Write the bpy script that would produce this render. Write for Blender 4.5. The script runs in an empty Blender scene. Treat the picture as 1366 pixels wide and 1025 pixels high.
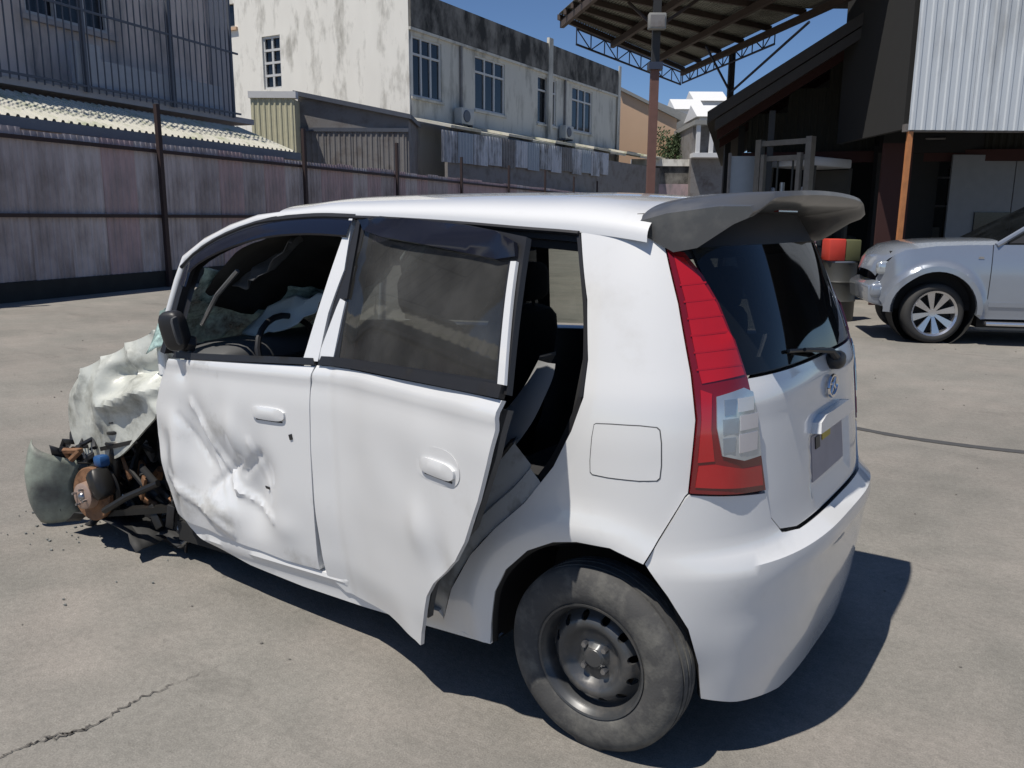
import bpy, bmesh, math, random
from mathutils import Vector, Matrix, noise
from mathutils.geometry import delaunay_2d_cdt
random.seed(7)
SC = bpy.context.scene
COL = SC.collection
R = math.radians

# ------------------------------------------------------------------ camera
CAM = Vector((-1.20, 2.77, 1.58))
HD = math.atan2(-.818, .575); PITCH = R(11.4); ROLL = -0.006
fw = Vector((math.cos(HD)*math.cos(PITCH), math.sin(HD)*math.cos(PITCH), -math.sin(PITCH)))
rt = fw.cross(Vector((0, 0, 1))).normalized(); dn = fw.cross(rt)
rt, dn = math.cos(ROLL)*rt + math.sin(ROLL)*dn, -math.sin(ROLL)*rt + math.cos(ROLL)*dn
cd = bpy.data.cameras.new('camera'); co = bpy.data.objects.new('camera', cd); COL.objects.link(co)
cd.sensor_width = 36; cd.lens = 36*1100/1366; cd.clip_start = .05; cd.clip_end = 3000
up = -dn; back = -fw
co.matrix_world = Matrix(((rt.x, up.x, back.x, CAM.x), (rt.y, up.y, back.y, CAM.y), (rt.z, up.z, back.z, CAM.z), (0, 0, 0, 1)))
SC.camera = co

# ------------------------------------------------------------------ sky and sun
SUN_TO = Vector((.12, .42, 1.0)).normalized()
EL = math.asin(SUN_TO.z); AZ = math.atan2(SUN_TO.x, SUN_TO.y)
w = bpy.data.worlds.new('World'); SC.world = w; w.use_nodes = True
nt = w.node_tree; nt.nodes.clear()
sky = nt.nodes.new('ShaderNodeTexSky'); sky.sky_type = 'NISHITA'; sky.sun_disc = False
sky.sun_elevation = EL; sky.sun_rotation = AZ; sky.altitude = 50; sky.air_density = .7; sky.dust_density = 0; sky.ozone_density = 7
bg = nt.nodes.new('ShaderNodeBackground'); bg.inputs[1].default_value = .095
wo = nt.nodes.new('ShaderNodeOutputWorld')
nt.links.new(sky.outputs[0], bg.inputs[0]); nt.links.new(bg.outputs[0], wo.inputs[0])
sl = bpy.data.lights.new('sun', 'SUN'); sl.energy = 4.8; sl.angle = R(.55); sl.color = (1, .945, .855)
so = bpy.data.objects.new('sun', sl); COL.objects.link(so)
so.rotation_euler = SUN_TO.to_track_quat('Z', 'Y').to_euler()
SC.view_settings.view_transform = 'Standard'; SC.view_settings.look = 'None'
SC.view_settings.gamma = 1; SC.view_settings.exposure = 0.0
SC.render.engine = 'CYCLES'
SC.render.resolution_x = 1024; SC.render.resolution_y = 768

# ------------------------------------------------------------------ materials
def mat(name, col, rough=.5, metal=0, coat=0, var=.12, vscale=6, bump=0, bscale=40, dirt=None, dscale=3, dthr=.55, spec=.5, alpha=1, stretch=None, trans=0):
    m = bpy.data.materials.new(name); m.use_nodes = True
    n = m.node_tree.nodes; l = m.node_tree.links; p = n['Principled BSDF']
    p.inputs['Roughness'].default_value = rough; p.inputs['Metallic'].default_value = metal
    p.inputs['Coat Weight'].default_value = coat; p.inputs['Coat Roughness'].default_value = .06
    p.inputs['Specular IOR Level'].default_value = spec; p.inputs['Alpha'].default_value = alpha
    p.inputs['Transmission Weight'].default_value = trans
    tc = n.new('ShaderNodeTexCoord'); mp = n.new('ShaderNodeMapping'); l.new(tc.outputs['Object'], mp.inputs[0])
    if stretch: mp.inputs['Scale'].default_value = stretch
    no = n.new('ShaderNodeTexNoise'); no.inputs['Scale'].default_value = vscale; no.inputs['Detail'].default_value = 6
    l.new(mp.outputs[0], no.inputs['Vector'])
    mx = n.new('ShaderNodeMix'); mx.data_type = 'RGBA'
    c = Vector(col[:3])
    mx.inputs[6].default_value = (*(c*(1-var)), 1); mx.inputs[7].default_value = (*(c*(1+var)), 1)
    l.new(no.outputs[0], mx.inputs[0]); out = mx.outputs[2]
    if dirt:
        n2 = n.new('ShaderNodeTexNoise'); n2.inputs['Scale'].default_value = dscale; n2.inputs['Detail'].default_value = 9; n2.inputs['Roughness'].default_value = .65
        l.new(mp.outputs[0], n2.inputs['Vector'])
        rp = n.new('ShaderNodeMapRange'); rp.inputs[1].default_value = dthr-.08; rp.inputs[2].default_value = dthr+.14
        l.new(n2.outputs[0], rp.inputs[0])
        m2 = n.new('ShaderNodeMix'); m2.data_type = 'RGBA'; m2.inputs[7].default_value = (*dirt[:3], 1)
        l.new(rp.outputs[0], m2.inputs[0]); l.new(out, m2.inputs[6]); out = m2.outputs[2]
    l.new(out, p.inputs['Base Color'])
    if bump:
        n3 = n.new('ShaderNodeTexNoise'); n3.inputs['Scale'].default_value = bscale; n3.inputs['Detail'].default_value = 8
        l.new(mp.outputs[0], n3.inputs['Vector'])
        b = n.new('ShaderNodeBump'); b.inputs['Strength'].default_value = bump; b.inputs['Distance'].default_value = .01
        l.new(n3.outputs[0], b.inputs['Height']); l.new(b.outputs[0], p.inputs['Normal'])
    return m

def tint_glass(name, trans, dust=.12, dustcol=(.25, .25, .24)):
    m = bpy.data.materials.new(name); m.use_nodes = True
    n = m.node_tree.nodes; l = m.node_tree.links; n.clear()
    o = n.new('ShaderNodeOutputMaterial'); t = n.new('ShaderNodeBsdfTransparent'); t.inputs[0].default_value = (*trans, 1)
    g = n.new('ShaderNodeBsdfGlossy'); g.inputs['Roughness'].default_value = .03
    f = n.new('ShaderNodeFresnel'); f.inputs[0].default_value = 1.55
    a = n.new('ShaderNodeMixShader'); l.new(f.outputs[0], a.inputs[0]); l.new(t.outputs[0], a.inputs[1]); l.new(g.outputs[0], a.inputs[2])
    d = n.new('ShaderNodeBsdfDiffuse'); d.inputs[0].default_value = (*dustcol, 1)
    tc = n.new('ShaderNodeTexCoord'); no = n.new('ShaderNodeTexNoise'); no.inputs['Scale'].default_value = 3.5; no.inputs['Detail'].default_value = 8
    l.new(tc.outputs['Object'], no.inputs['Vector'])
    mr = n.new('ShaderNodeMapRange'); mr.inputs[1].default_value = .35; mr.inputs[2].default_value = .75; mr.inputs[3].default_value = dust*.4; mr.inputs[4].default_value = dust*1.6
    l.new(no.outputs[0], mr.inputs[0])
    b = n.new('ShaderNodeMixShader'); l.new(mr.outputs[0], b.inputs[0]); l.new(a.outputs[0], b.inputs[1]); l.new(d.outputs[0], b.inputs[2])
    l.new(b.outputs[0], o.inputs[0]); return m

M = {}
M['white'] = mat('white_car_paint', (.71, .712, .712), .26, coat=1, var=.02, vscale=3, dirt=(.60, .59, .57), dscale=2.2, dthr=.66)
M['whitecrush'] = mat('white_crushed_paint', (.54, .55, .50), .4, coat=.3, var=.08, vscale=7, dirt=(.20, .20, .17), dscale=6, dthr=.56, bump=.5, bscale=14)
M['dentwhite'] = mat('scuffed_white_door_paint', (.71, .712, .712), .28, coat=.9, var=.03, vscale=4, dirt=(.40, .39, .36), dscale=4.2, dthr=.63)
M['clear3'] = mat('milky_lamp_reflector', (.60, .58, .60), .2, metal=.3, coat=1, var=.1)
M['paletrim'] = mat('pale_grey_inner_trim', (.34, .345, .35), .5, var=.2)
M['jamb'] = mat('door_jamb_paint', (.52, .54, .55), .35, coat=.3, var=.1, dirt=(.2, .19, .17), dscale=8, dthr=.6)
M['black'] = mat('black_plastic', (.018, .018, .02), .45, var=.2)
M['rubber'] = mat('black_rubber', (.02, .02, .02), .7, var=.3, vscale=20)
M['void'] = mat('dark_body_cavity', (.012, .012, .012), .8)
M['visor'] = mat('smoked_visor', (.008, .010, .02), .12, var=.1)
M['tyre'] = mat('worn_tyre_rubber', (.062, .061, .060), .85, var=.25, vscale=14, bump=.12, bscale=120, dirt=(.15, .145, .13), dscale=9, dthr=.55)
M['steel'] = mat('black_steel_rim', (.085, .088, .092), .38, metal=.5, var=.25, vscale=15, dirt=(.16, .15, .14), dscale=12, dthr=.6)
M['lug'] = mat('dull_steel', (.32, .32, .33), .35, metal=.9, var=.3, vscale=30)
M['red'] = mat('red_lamp_plastic', (.42, .008, .012), .12, coat=1, var=.25, vscale=5)
M['redd'] = mat('dark_red_lamp_plastic', (.17, .004, .008), .15, coat=1, var=.2, vscale=5)
M['clear'] = mat('clear_lamp_plastic', (.50, .54, .57), .12, metal=.55, coat=1, var=.3, vscale=9)
M['clear2'] = mat('smoky_lamp_reflector', (.34, .38, .43), .2, metal=.6, coat=1, var=.3, vscale=9)
M['spoiler'] = mat('faded_black_spoiler', (.07, .07, .07), .36, var=.12, vscale=8, coat=.25, dirt=(.14, .135, .125), dscale=4, dthr=.6)
M['glass'] = tint_glass('tinted_side_glass', (.17, .19, .19), .16)
M['rglass'] = tint_glass('tinted_rear_glass', (.09, .10, .11), .05, (.12, .14, .16))
M['ribred'] = mat('deep_red_lamp_rib', (.37, .006, .01), .15, coat=1)  # slightly darker red for the lens ribs
M['paleglass'] = tint_glass('pale_side_glass', (.62, .66, .62), .06)
M['clearglass'] = tint_glass('plain_glass', (.8, .86, .84), .05)
M['shatter'] = mat('shattered_windscreen', (.50, .68, .64), .25, var=.35, vscale=40, dirt=(.06, .09, .09), dscale=11, dthr=.5, bump=.6, bscale=60, alpha=.85)
M['seat'] = mat('dark_seat_cloth', (.022, .022, .024), .9, var=.25, vscale=25)
M['trim'] = mat('grey_interior_trim', (.075, .077, .08), .6, var=.2)
M['lighttrim'] = mat('pale_airbag_cloth', (.45, .50, .50), .8, var=.15)
M['rust'] = mat('rusty_brake_iron', (.22, .115, .06), .75, metal=.3, var=.4, vscale=18, dirt=(.09, .04, .02), dscale=14, dthr=.58, bump=.5)
M['grime'] = mat('oily_black_metal', (.022, .021, .020), .4, metal=.3, var=.5, vscale=12)
M['silverpart'] = mat('dull_silver_part', (.35, .35, .35), .35, metal=.8, var=.3, vscale=14)
M['blue'] = mat('blue_plastic', (.02, .08, .22), .4)
M['greygreen'] = mat('scuffed_pale_bumper_plastic', (.27, .30, .25), .55, var=.25, vscale=6, dirt=(.12, .12, .11), dscale=5, dthr=.5)
M['chrome'] = mat('bright_trim', (.7, .7, .72), .12, metal=1, var=.05)
M['plate'] = mat('dusty_plate_recess', (.36, .32, .33), .6, var=.15, vscale=12)
M['yellow'] = mat('yellow_number_strip', (.5, .38, .06), .6)

def tag(o, label=None, cat=None, group=None, kind=None):
    if label: o['label'] = label
    if cat: o['category'] = cat
    if group: o['group'] = group
    if kind: o['kind'] = kind
    return o

def thing(name, label, cat, loc=(0, 0, 0), rz=0, group=None):
    o = bpy.data.objects.new(name, None); COL.objects.link(o); o.empty_display_size = .1
    o.location = loc; o.rotation_euler = (0, 0, rz)
    return tag(o, label, cat, group)

def link(name, verts, faces, m, parent=None, smooth=False, sharp=None):
    me = bpy.data.meshes.new(name); me.from_pydata([tuple(v) for v in verts], [], faces); me.update()
    me.materials.append(m)
    if smooth:
        me.polygons.foreach_set('use_smooth', [True]*len(me.polygons))
        if sharp is not None: me.set_sharp_from_angle(angle=R(sharp))
    o = bpy.data.objects.new(name, me); COL.objects.link(o); o.parent = parent
    return o

class MB:
    def __init__(s): s.v = []; s.f = []
    def add(s, v, f):
        k = len(s.v); s.v += [Vector(a) for a in v]; s.f += [tuple(i+k for i in q) for q in f]; return s
    def box(s, a, b, rot=None, c=None):
        (x0, y0, z0), (x1, y1, z1) = a, b
        v = [Vector(p) for p in ((x0,y0,z0),(x1,y0,z0),(x1,y1,z0),(x0,y1,z0),(x0,y0,z1),(x1,y0,z1),(x1,y1,z1),(x0,y1,z1))]
        if rot:
            cc = Vector(c) if c else sum(v, Vector())/8
            v = [rot @ (p-cc)+cc for p in v]
        return s.add(v, [(0,3,2,1),(4,5,6,7),(0,1,5,4),(1,2,6,5),(2,3,7,6),(3,0,4,7)])
    def bar(s, p, q, wd, ht=None, up=Vector((0, 0, 1))):
        p, q = Vector(p), Vector(q); ht = ht or wd; d = (q-p).normalized()
        if abs(d.dot(up)) > .98: up = Vector((1, 0, 0))
        a = d.cross(up).normalized(); b = a.cross(d)
        v = [e+a*i*wd/2+b*j*ht/2 for e in (p, q) for i, j in ((-1,-1),(1,-1),(1,1),(-1,1))]
        return s.add(v, [(0,3,2,1),(4,5,6,7),(0,1,5,4),(1,2,6,5),(2,3,7,6),(3,0,4,7)])
    def tube(s, pts, r, n=8, caps=True):
        pts = [Vector(p) for p in pts]; k = len(s.v); rr = r if isinstance(r, (list, tuple)) else [r]*len(pts)
        up = None
        for i, p in enumerate(pts):
            d = (pts[min(i+1, len(pts)-1)]-pts[max(i-1, 0)]).normalized()
            if up is None: up = Vector((0, 0, 1)) if abs(d.z) < .9 else Vector((1, 0, 0))
            a = d.cross(up).normalized(); b = a.cross(d); up = b
            for j in range(n):
                t = 2*math.pi*j/n; s.v.append(p+(a*math.cos(t)+b*math.sin(t))*rr[i])
        for i in range(len(pts)-1):
            for j in range(n):
                s.f.append((k+i*n+j, k+i*n+(j+1) % n, k+(i+1)*n+(j+1) % n, k+(i+1)*n+j))
        if caps:
            s.f.append(tuple(k+j for j in range(n))[::-1]); s.f.append(tuple(k+(len(pts)-1)*n+j for j in range(n)))
        return s
    def lathe(s, prof, c, ax=Vector((0, 1, 0)), n=48, closed=False):
        # prof: (radius, along axis)
        ax = Vector(ax).normalized(); u = ax.orthogonal().normalized(); v = ax.cross(u); c = Vector(c); k = len(s.v); m = len(prof)
        for j in range(n):
            t = 2*math.pi*j/n; e = u*math.cos(t)+v*math.sin(t)
            for r, a in prof: s.v.append(c+e*r+ax*a)
        for j in range(n):
            j2 = (j+1) % n
            for i in range(m-1 if not closed else m):
                i2 = (i+1) % m
                s.f.append((k+j*m+i, k+j*m+i2, k+j2*m+i2, k+j2*m+i))
        return s
    def blob(s, c, sz, e=.45, n=14, mtx=None):
        # superquadric
        k = len(s.v); c = Vector(c)
        def sp(x, p): return math.copysign(abs(x)**p, x)
        rows = n//2+1
        for i in range(rows):
            a = -math.pi/2+math.pi*i/(rows-1)
            for j in range(n):
                b = 2*math.pi*j/n
                p = Vector((sz[0]*sp(math.cos(a), e)*sp(math.cos(b), e), sz[1]*sp(math.cos(a), e)*sp(math.sin(b), e), sz[2]*sp(math.sin(a), e)))
                if mtx: p = mtx @ p
                s.v.append(c+p)
        for i in range(rows-1):
            for j in range(n): s.f.append((k+i*n+j, k+i*n+(j+1) % n, k+(i+1)*n+(j+1) % n, k+(i+1)*n+j))
        return s
    def prism(s, poly, axis, a, b):
        # poly 2d, extruded along axis from a to b
        def P(u, v, t):
            return {'x': Vector((t, u, v)), 'y': Vector((u, t, v)), 'z': Vector((u, v, t))}[axis]
        n = len(poly); v = [P(*p, a) for p in poly]+[P(*p, b) for p in poly]
        return s.add(v, [tuple(range(n))[::-1], tuple(range(n, 2*n))]+[(i, (i+1) % n, n+(i+1) % n, n+i) for i in range(n)])
    def obj(s, name, m, parent=None, smooth=False, sharp=None, bevel=0):
        o = link(name, s.v, s.f, m, parent, False)
        bm = bmesh.new(); bm.from_mesh(o.data); bmesh.ops.remove_doubles(bm, verts=bm.verts, dist=1e-5)
        bmesh.ops.recalc_face_normals(bm, faces=bm.faces)
        if bevel:
            es = [e for e in bm.edges if len(e.link_faces) == 2 and e.calc_face_angle(0) > .6]
            bmesh.ops.bevel(bm, geom=es, offset=bevel, segments=2, affect='EDGES', profile=.5)
        bm.to_mesh(o.data); bm.free()
        if smooth or bevel:
            o.data.polygons.foreach_set('use_smooth', [True]*len(o.data.polygons))
            o.data.set_sharp_from_angle(angle=R(sharp or 40))
        return o

def crom(z, t):
    if z <= t[0][0]: return t[0][1]
    if z >= t[-1][0]: return t[-1][1]
    for i in range(len(t)-1):
        if z <= t[i+1][0]: break
    x0, y0 = t[i]; x1, y1 = t[i+1]; h = x1-x0; d = (y1-y0)/h
    dm = (y0-t[i-1][1])/(x0-t[i-1][0]) if i > 0 else d
    dp = (t[i+2][1]-y1)/(t[i+2][0]-x1) if i+2 < len(t) else d
    m0 = 0 if dm*d <= 0 else 2*dm*d/(dm+d); m1 = 0 if dp*d <= 0 else 2*dp*d/(dp+d)
    u = (z-x0)/h
    return y0*(2*u**3-3*u*u+1)+m0*h*(u**3-2*u*u+u)+y1*(-2*u**3+3*u*u)+m1*h*(u**3-u*u)
# ================================================================== WRECKED HATCHBACK
TILT = R(2.8); LIFT = .04
WZ = [(0,.76),(.2,.775),(.35,.80),(.6,.815),(.9,.812),(1.02,.80),(1.12,.772),(1.33,.705),(1.52,.63),(1.58,.605),(1.68,.56)]
XZ = [(0,-.50),(.25,-.565),(.42,-.61),(.56,-.63),(.615,-.585),(.76,-.575),(1.02,-.555),(1.09,-.54),(1.28,-.48),(1.48,-.40),(1.58,-.34),(1.68,-.3)]
NS = 3.2; X0 = 0.0
SM = -1.6*math.pi/2*1.0                     # s of the car's rear centre is SM/2... kept as a sum of a pair
def mir(s): return -1.6*math.pi/2*1.0 - s   # mirrored s across the rear centre
def Fs(x, y, z):
    wd = crom(z, WZ)
    if x > 1.4: wd -= .05*((x-1.4)/.8)**2
    a = (abs(y)/wd)**NS
    if x < X0: a += ((X0-x)/(X0-crom(z, XZ)))**NS
    return a-1
def bodyS(s, z):
    if s >= X0:
        return Vector((s, crom(z, WZ)-(.05*((s-1.4)/.8)**2 if s > 1.4 else 0), z))
    phi = (X0-s)/.8; c, sn = math.cos(phi), math.sin(phi)
    wd = crom(z, WZ); xr = -crom(z, XZ)
    r = ((abs(c)/wd)**NS+(abs(sn)/xr)**NS)**(-1/NS)
    if phi > math.pi: return Vector(((phi-math.pi)*.8, -wd, z))
    return Vector((X0-r*sn, r*c, z))
def bodyR(s, z):
    p = bodyS(s, z); return Vector((p.x, -p.y, p.z))
DA = R(17.6); DH = Vector((.97, .785, 0)); DD = Vector((-math.cos(DA), math.sin(DA), 0)); DN = Vector((math.sin(DA), math.cos(DA), 0))
WR = crom(.9, WZ)
def doorS(s, z):
    t = min(1, max(0, (s+.02)/.10)); p = DH+(DD*s if s > .08 else (Vector((-1, 0, 0))*s).lerp(DD*s, t*t*(3-2*t)))+DN*(crom(z, WZ)-WR+.024*(1-min(1, max(0, s/.22)))**2); p.z = z; return p

def smooth_poly(pts, n=1):
    for _ in range(n):
        q = []
        for i in range(len(pts)):
            a, b = pts[i], pts[(i+1) % len(pts)]
            q += [(a[0]*.75+b[0]*.25, a[1]*.75+b[1]*.25), (a[0]*.25+b[0]*.75, a[1]*.25+b[1]*.75)]
        pts = q
    return pts
def inside(p, poly):
    x, y = p; c = False; j = len(poly)-1
    for i in range(len(poly)):
        xi, yi = poly[i]; xj, yj = poly[j]
        if (yi > y) != (yj > y) and x < (xj-xi)*(y-yi)/(yj-yi)+xi: c = not c
        j = i
    return c
def segdist(p, a, b):
    ax, ay = a; bx, by = b; px, py = p; dx, dy = bx-ax, by-ay; L = dx*dx+dy*dy
    t = max(0, min(1, ((px-ax)*dx+(py-ay)*dy)/L)) if L else 0
    return math.hypot(px-ax-t*dx, py-ay-t*dy)
def area(p): return sum(p[i][0]*p[(i+1) % len(p)][1]-p[(i+1) % len(p)][0]*p[i][1] for i in range(len(p)))/2
def shrink(poly, g):
    if area(poly) < 0: poly = poly[::-1]
    out = []; n = len(poly)
    for i in range(n):
        a, b, c = Vector(poly[i-1]), Vector(poly[i]), Vector(poly[(i+1) % n])
        d1 = (b-a).normalized(); d2 = (c-b).normalized()
        n1 = Vector((-d1.y, d1.x)); n2 = Vector((-d2.y, d2.x)); m = (n1+n2)
        if m.length < 1e-4: m = n1
        m = m.normalized(); k = g/max(.35, m.dot(n1))
        out.append(tuple(b+m*k))
    return out
def cut(poly, holes, grid):
    """triangulate outline minus holes with interior points; returns pts, tris, boundary loops"""
    def sub(pl):
        o = []
        for i in range(len(pl)):
            a, b = pl[i], pl[(i+1) % len(pl)]; k = max(1, int(math.dist(a, b)/(grid*.7)))
            o += [(a[0]+(b[0]-a[0])*j/k, a[1]+(b[1]-a[1])*j/k) for j in range(k)]
        return o
    loops = [sub(poly)]+[sub(h) for h in holes]
    pts = []; edges = []; li = []
    for lp in loops:
        k = len(pts); pts += lp; m = len(lp); edges += [(k+i, k+(i+1) % m) for i in range(m)]; li.append(list(range(k, k+m)))
    xs = [p[0] for p in poly]; ys = [p[1] for p in poly]
    nx = int((max(xs)-min(xs))/grid)+1; ny = int((max(ys)-min(ys))/grid)+1
    for i in range(nx+1):
        for j in range(ny+1):
            p = (min(xs)+(i+.5*(j % 2))*grid, min(ys)+j*grid)
            if not inside(p, loops[0]) or any(inside(p, h) for h in loops[1:]): continue
            if any(segdist(p, lp[a], lp[(a+1) % len(lp)]) < grid*.45 for lp in loops for a in range(len(lp))): continue
            pts.append(p)
    r = delaunay_2d_cdt([Vector(p) for p in pts], edges, [], 0, 1e-6)
    V = [tuple(v) for v in r[0]]; T = []
    for f in r[2]:
        c = (sum(V[i][0] for i in f)/len(f), sum(V[i][1] for i in f)/len(f))
        if inside(c, loops[0]) and not any(inside(c, h) for h in loops[1:]): T.append(tuple(f))
    return V, T, loops
def panel(name, poly, surf, m, parent, sgn=1, off=0, rim=.012, grid=.04, disp=None, gap=.003, holes=(), rnd=0, roundrim=True):
    if rnd: poly = smooth_poly(poly, rnd)
    if area(poly) < 0: poly = poly[::-1]
    if gap: poly = shrink(poly, gap)
    V, T, loops = cut(poly, [list(h) for h in holes], grid)
    def nrm(s, z):
        e = 1e-3; a = surf(s+e, z)-surf(s-e, z); b = surf(s, z+e)-surf(s, z-e)
        return (b.cross(a)*sgn).normalized()
    def P(s, z, o):
        n = nrm(s, z); return surf(s, z)+n*(o+(disp(s, z) if disp else 0))
    # faces: orientation
    verts = [P(s, z, off) for s, z in V]; faces = []
    for f in T:
        a, b, c = [verts[i] for i in f[:3]]; n = nrm(*V[f[0]])
        faces.append(f if (b-a).cross(c-a).dot(n) > 0 else f[::-1])
    if rim:
        for lp in loops:
            k = len(verts); n = len(lp)
            d = (0, rim)
            for q in d:
                for p in lp: verts.append(P(p[0], p[1], off-q))
            for i in range(n):
                j = (i+1) % n
                faces.append((k+i, k+j, k+n+j, k+n+i))
    return link(name, verts, faces, m, parent, True, 35)

car = thing('wrecked_hatchback', 'white five-door hatchback with crushed front and sprung rear door standing on the yard', 'car')
car.location = (-.29*math.sin(TILT), 0, .29+LIFT-.29*math.cos(TILT)); car.rotation_euler = (0, TILT, 0)
CI = (Matrix.Translation(car.location) @ Matrix.Rotation(TILT, 4, 'Y')).inverted()
def W(mb):
    mb.v = [CI @ v for v in mb.v]; return mb

# --- outlines in metres on the body's skin: (distance along the flank, wrapping round the rear corner; height)
aper = [(-.006,1.50),(-.072,1.309),(-.097,1.144),(-.094,1.041),(-.059,.943),(.001,.832),(.105,.707),(.221,.604),(.327,.495),(.423,.355),(.487,.215)]
arch = [(.28,.19),(.269,.26),(.235,.388),(.183,.476),(.095,.557),(.001,.602),(-.079,.619),(-.181,.62),(-.272,.584)]
arch2 = [(-.331,.495),(-.384,.395),(-.414,.271),(-.424,.152)]
lampout = [(-.324,1.446),(-.364,1.297),(-.396,1.108),(-.406,.988),(-.394,.866),(-.386,.787)]
lampin = [(-.624,.762),(-.608,.858),(-.589,.957),(-.562,1.084),(-.527,1.188),(-.486,1.291),(-.441,1.368),(-.385,1.432)]
quarter = [(-.33,1.50)]+aper+[(.487,.195)]+arch+[(-.308,.654),(-.378,.779)]+lampout[::-1]
q = quarter[:1]+[(-.2,1.50)]+quarter[1:]
def qbump(s, z):   # wheel-arch lip flares a little; fuel flap surround
    return .018*math.exp(-((math.hypot((s+.08)*1.0, z-.25)-.40)/.05)**2) if z < .75 else 0
panel('quarter_panel', q, bodyS, M['white'], car, disp=qbump, grid=.03, gap=.0015)
panel('quarter_panel', q, bodyR, M['white'], car, sgn=-1, grid=.06, gap=.0015)
fl = panel('fuel_flap', [(-.13,.965),(-.14,.972),(-.30,.972),(-.315,.958),(-.315,.835),(-.300,.82),(-.13,.823),(-.118,.835)], bodyS, M['white'], car, off=.002, rim=.006, grid=.03, gap=0, rnd=1)
fr = panel('flap_seam', [(-.1275,.9665),(-.14,.975),(-.302,.975),(-.318,.960),(-.318,.833),(-.302,.817),(-.129,.820),(-.115,.832)], bodyS, M['trim'], fl, off=.0008, rim=0, grid=.03, gap=0, rnd=1)

# lamp
def lamp(side, sg):
    lp = panel('tail_lamp', lampout+lampin, side, M['redd'], car, sgn=sg, off=.008, rim=.03, grid=.022, gap=.002,
        disp=lambda s, z: .012*math.exp(-((s+.50)/.07)**2)*(1 if z < 1.2 else .5))
    clr = [(-.456,1.045),(-.538,1.06),(-.574,1.046),(-.590,.956),(-.600,.868),(-.532,.866),(-.468,.888),(-.455,.964)]
    dp = lambda s, z: .012*math.exp(-((s+.50)/.07)**2)*(1 if z < 1.2 else .5)
    panel('clear_lens', clr, side, M['clear'], lp, sgn=sg, off=.012, rim=.004, grid=.02, gap=0, disp=dp)
    for a, b, c, d in ((.895,.935,-.47,-.50),(.945,.985,-.47,-.51),(.995,1.035,-.475,-.505),(.89,.94,-.515,-.58),(.95,.99,-.52,-.585),(1.0,1.035,-.515,-.57)):
        panel('lens_cell', [(c,a),(d,a),(d-.004,b),(c,b)], side, M['clear2' if c > -.512 else 'clear3'], lp, sgn=sg, off=.0140, rim=.003, grid=.03, gap=0, disp=dp)
    panel('upper_red_lens', [(-.335,1.435),(-.372,1.3),(-.404,1.11),(-.413,1.07),(-.56,1.085),(-.527,1.188),(-.486,1.291),(-.437,1.368),(-.385,1.425)][::1], side, M['red'], lp, sgn=sg, off=.0105, rim=.002, grid=.02, gap=.010, disp=dp)
    for z0 in (1.115, 1.16, 1.205, 1.25, 1.295, 1.34):
        a = crom(z0, [(.988,-.406),(1.108,-.396),(1.297,-.364),(1.446,-.324)])-.012; b = crom(z0, [(1.084,-.562),(1.188,-.527),(1.291,-.486),(1.368,-.441),(1.432,-.385)])+.012
        panel('lens_rib', [(a, z0), (b, z0+.003), (b, z0+.008), (a, z0+.005)], side, M['ribred'], lp, sgn=sg, off=.0112, rim=.001, grid=.02, gap=0, disp=dp)
    panel('lower_red_lens', [(-.394,.80),(-.615,.775),(-.606,.845),(-.53,.85),(-.452,.872),(-.404,.87)], side, M['red'], lp, sgn=sg, off=.0105, rim=.002, grid=.02, gap=.006, disp=dp)
    panel('side_red_lens', [(-.404,.87),(-.452,.872),(-.444,.96),(-.448,1.055),(-.413,1.07),(-.414,.985)], side, M['red'], lp, sgn=sg, off=.0105, rim=.002, grid=.02, gap=.003, disp=dp)
lamp(bodyS, 1)
lamp(bodyR, -1)

# tailgate
edge = [(-.565,1.085),(-.624,.762),(-.647,.68),(-.70,.628),(-.80,.61)]
gate = edge+[(mir(s), z) for s, z in edge[::-1]]
tg = panel('tailgate', gate, bodyS, M['white'], car, grid=.03, gap=.003, rim=.02,
    disp=lambda s, z: -.014*(1 if abs(s+1.2566) < .30 and .66 < z < .86 else 0)+.006*math.exp(-((z-1.02)/.03)**2))
ge = [(-.405,1.45),(-.441,1.372),(-.486,1.293),(-.527,1.19),(-.567,1.09)]
rg = panel('rear_window', ge+[(mir(s), z) for s, z in ge[::-1]], bodyS, M['rglass'], tg, grid=.04, gap=.004, rim=.006)
gi = [(-.47,1.44),(-.53,1.33),(-.575,1.23),(-.615,1.135)]
panel('window_seal', ge+[(mir(s), z) for s, z in ge[::-1]], bodyS, M['black'], tg, grid=.05, off=-.004, gap=.001, rim=.004,
    holes=[gi+[(mir(s), z) for s, z in gi[::-1]]])
C0 = -1.2566
panel('number_plate_panel', [(C0+.25,.70),(C0-.25,.70),(C0-.25,.845),(C0+.25,.845)], bodyS, M['plate'], tg, off=-.010, rim=.004, grid=.05, gap=0)
panel('number_strip', [(C0+.11,.815),(C0-.02,.815),(C0-.02,.838),(C0+.11,.838)], bodyS, M['yellow'], tg, off=-.006, rim=.003, grid=.05, gap=0)
panel('lamp_slot', [(C0+.21,.80),(C0+.15,.80),(C0+.15,.838),(C0+.21,.838)], bodyS, M['black'], tg, off=-.006, rim=.003, grid=.05, gap=0)
gh = [(C0+.28,.862),(C0+.27,.895),(C0+.2,.91),(C0-.2,.91),(C0-.27,.895),(C0-.28,.862)]
panel('tailgate_handle', gh, bodyS, M['white'], tg, off=.028, rim=.034, grid=.04, gap=0)
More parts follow.
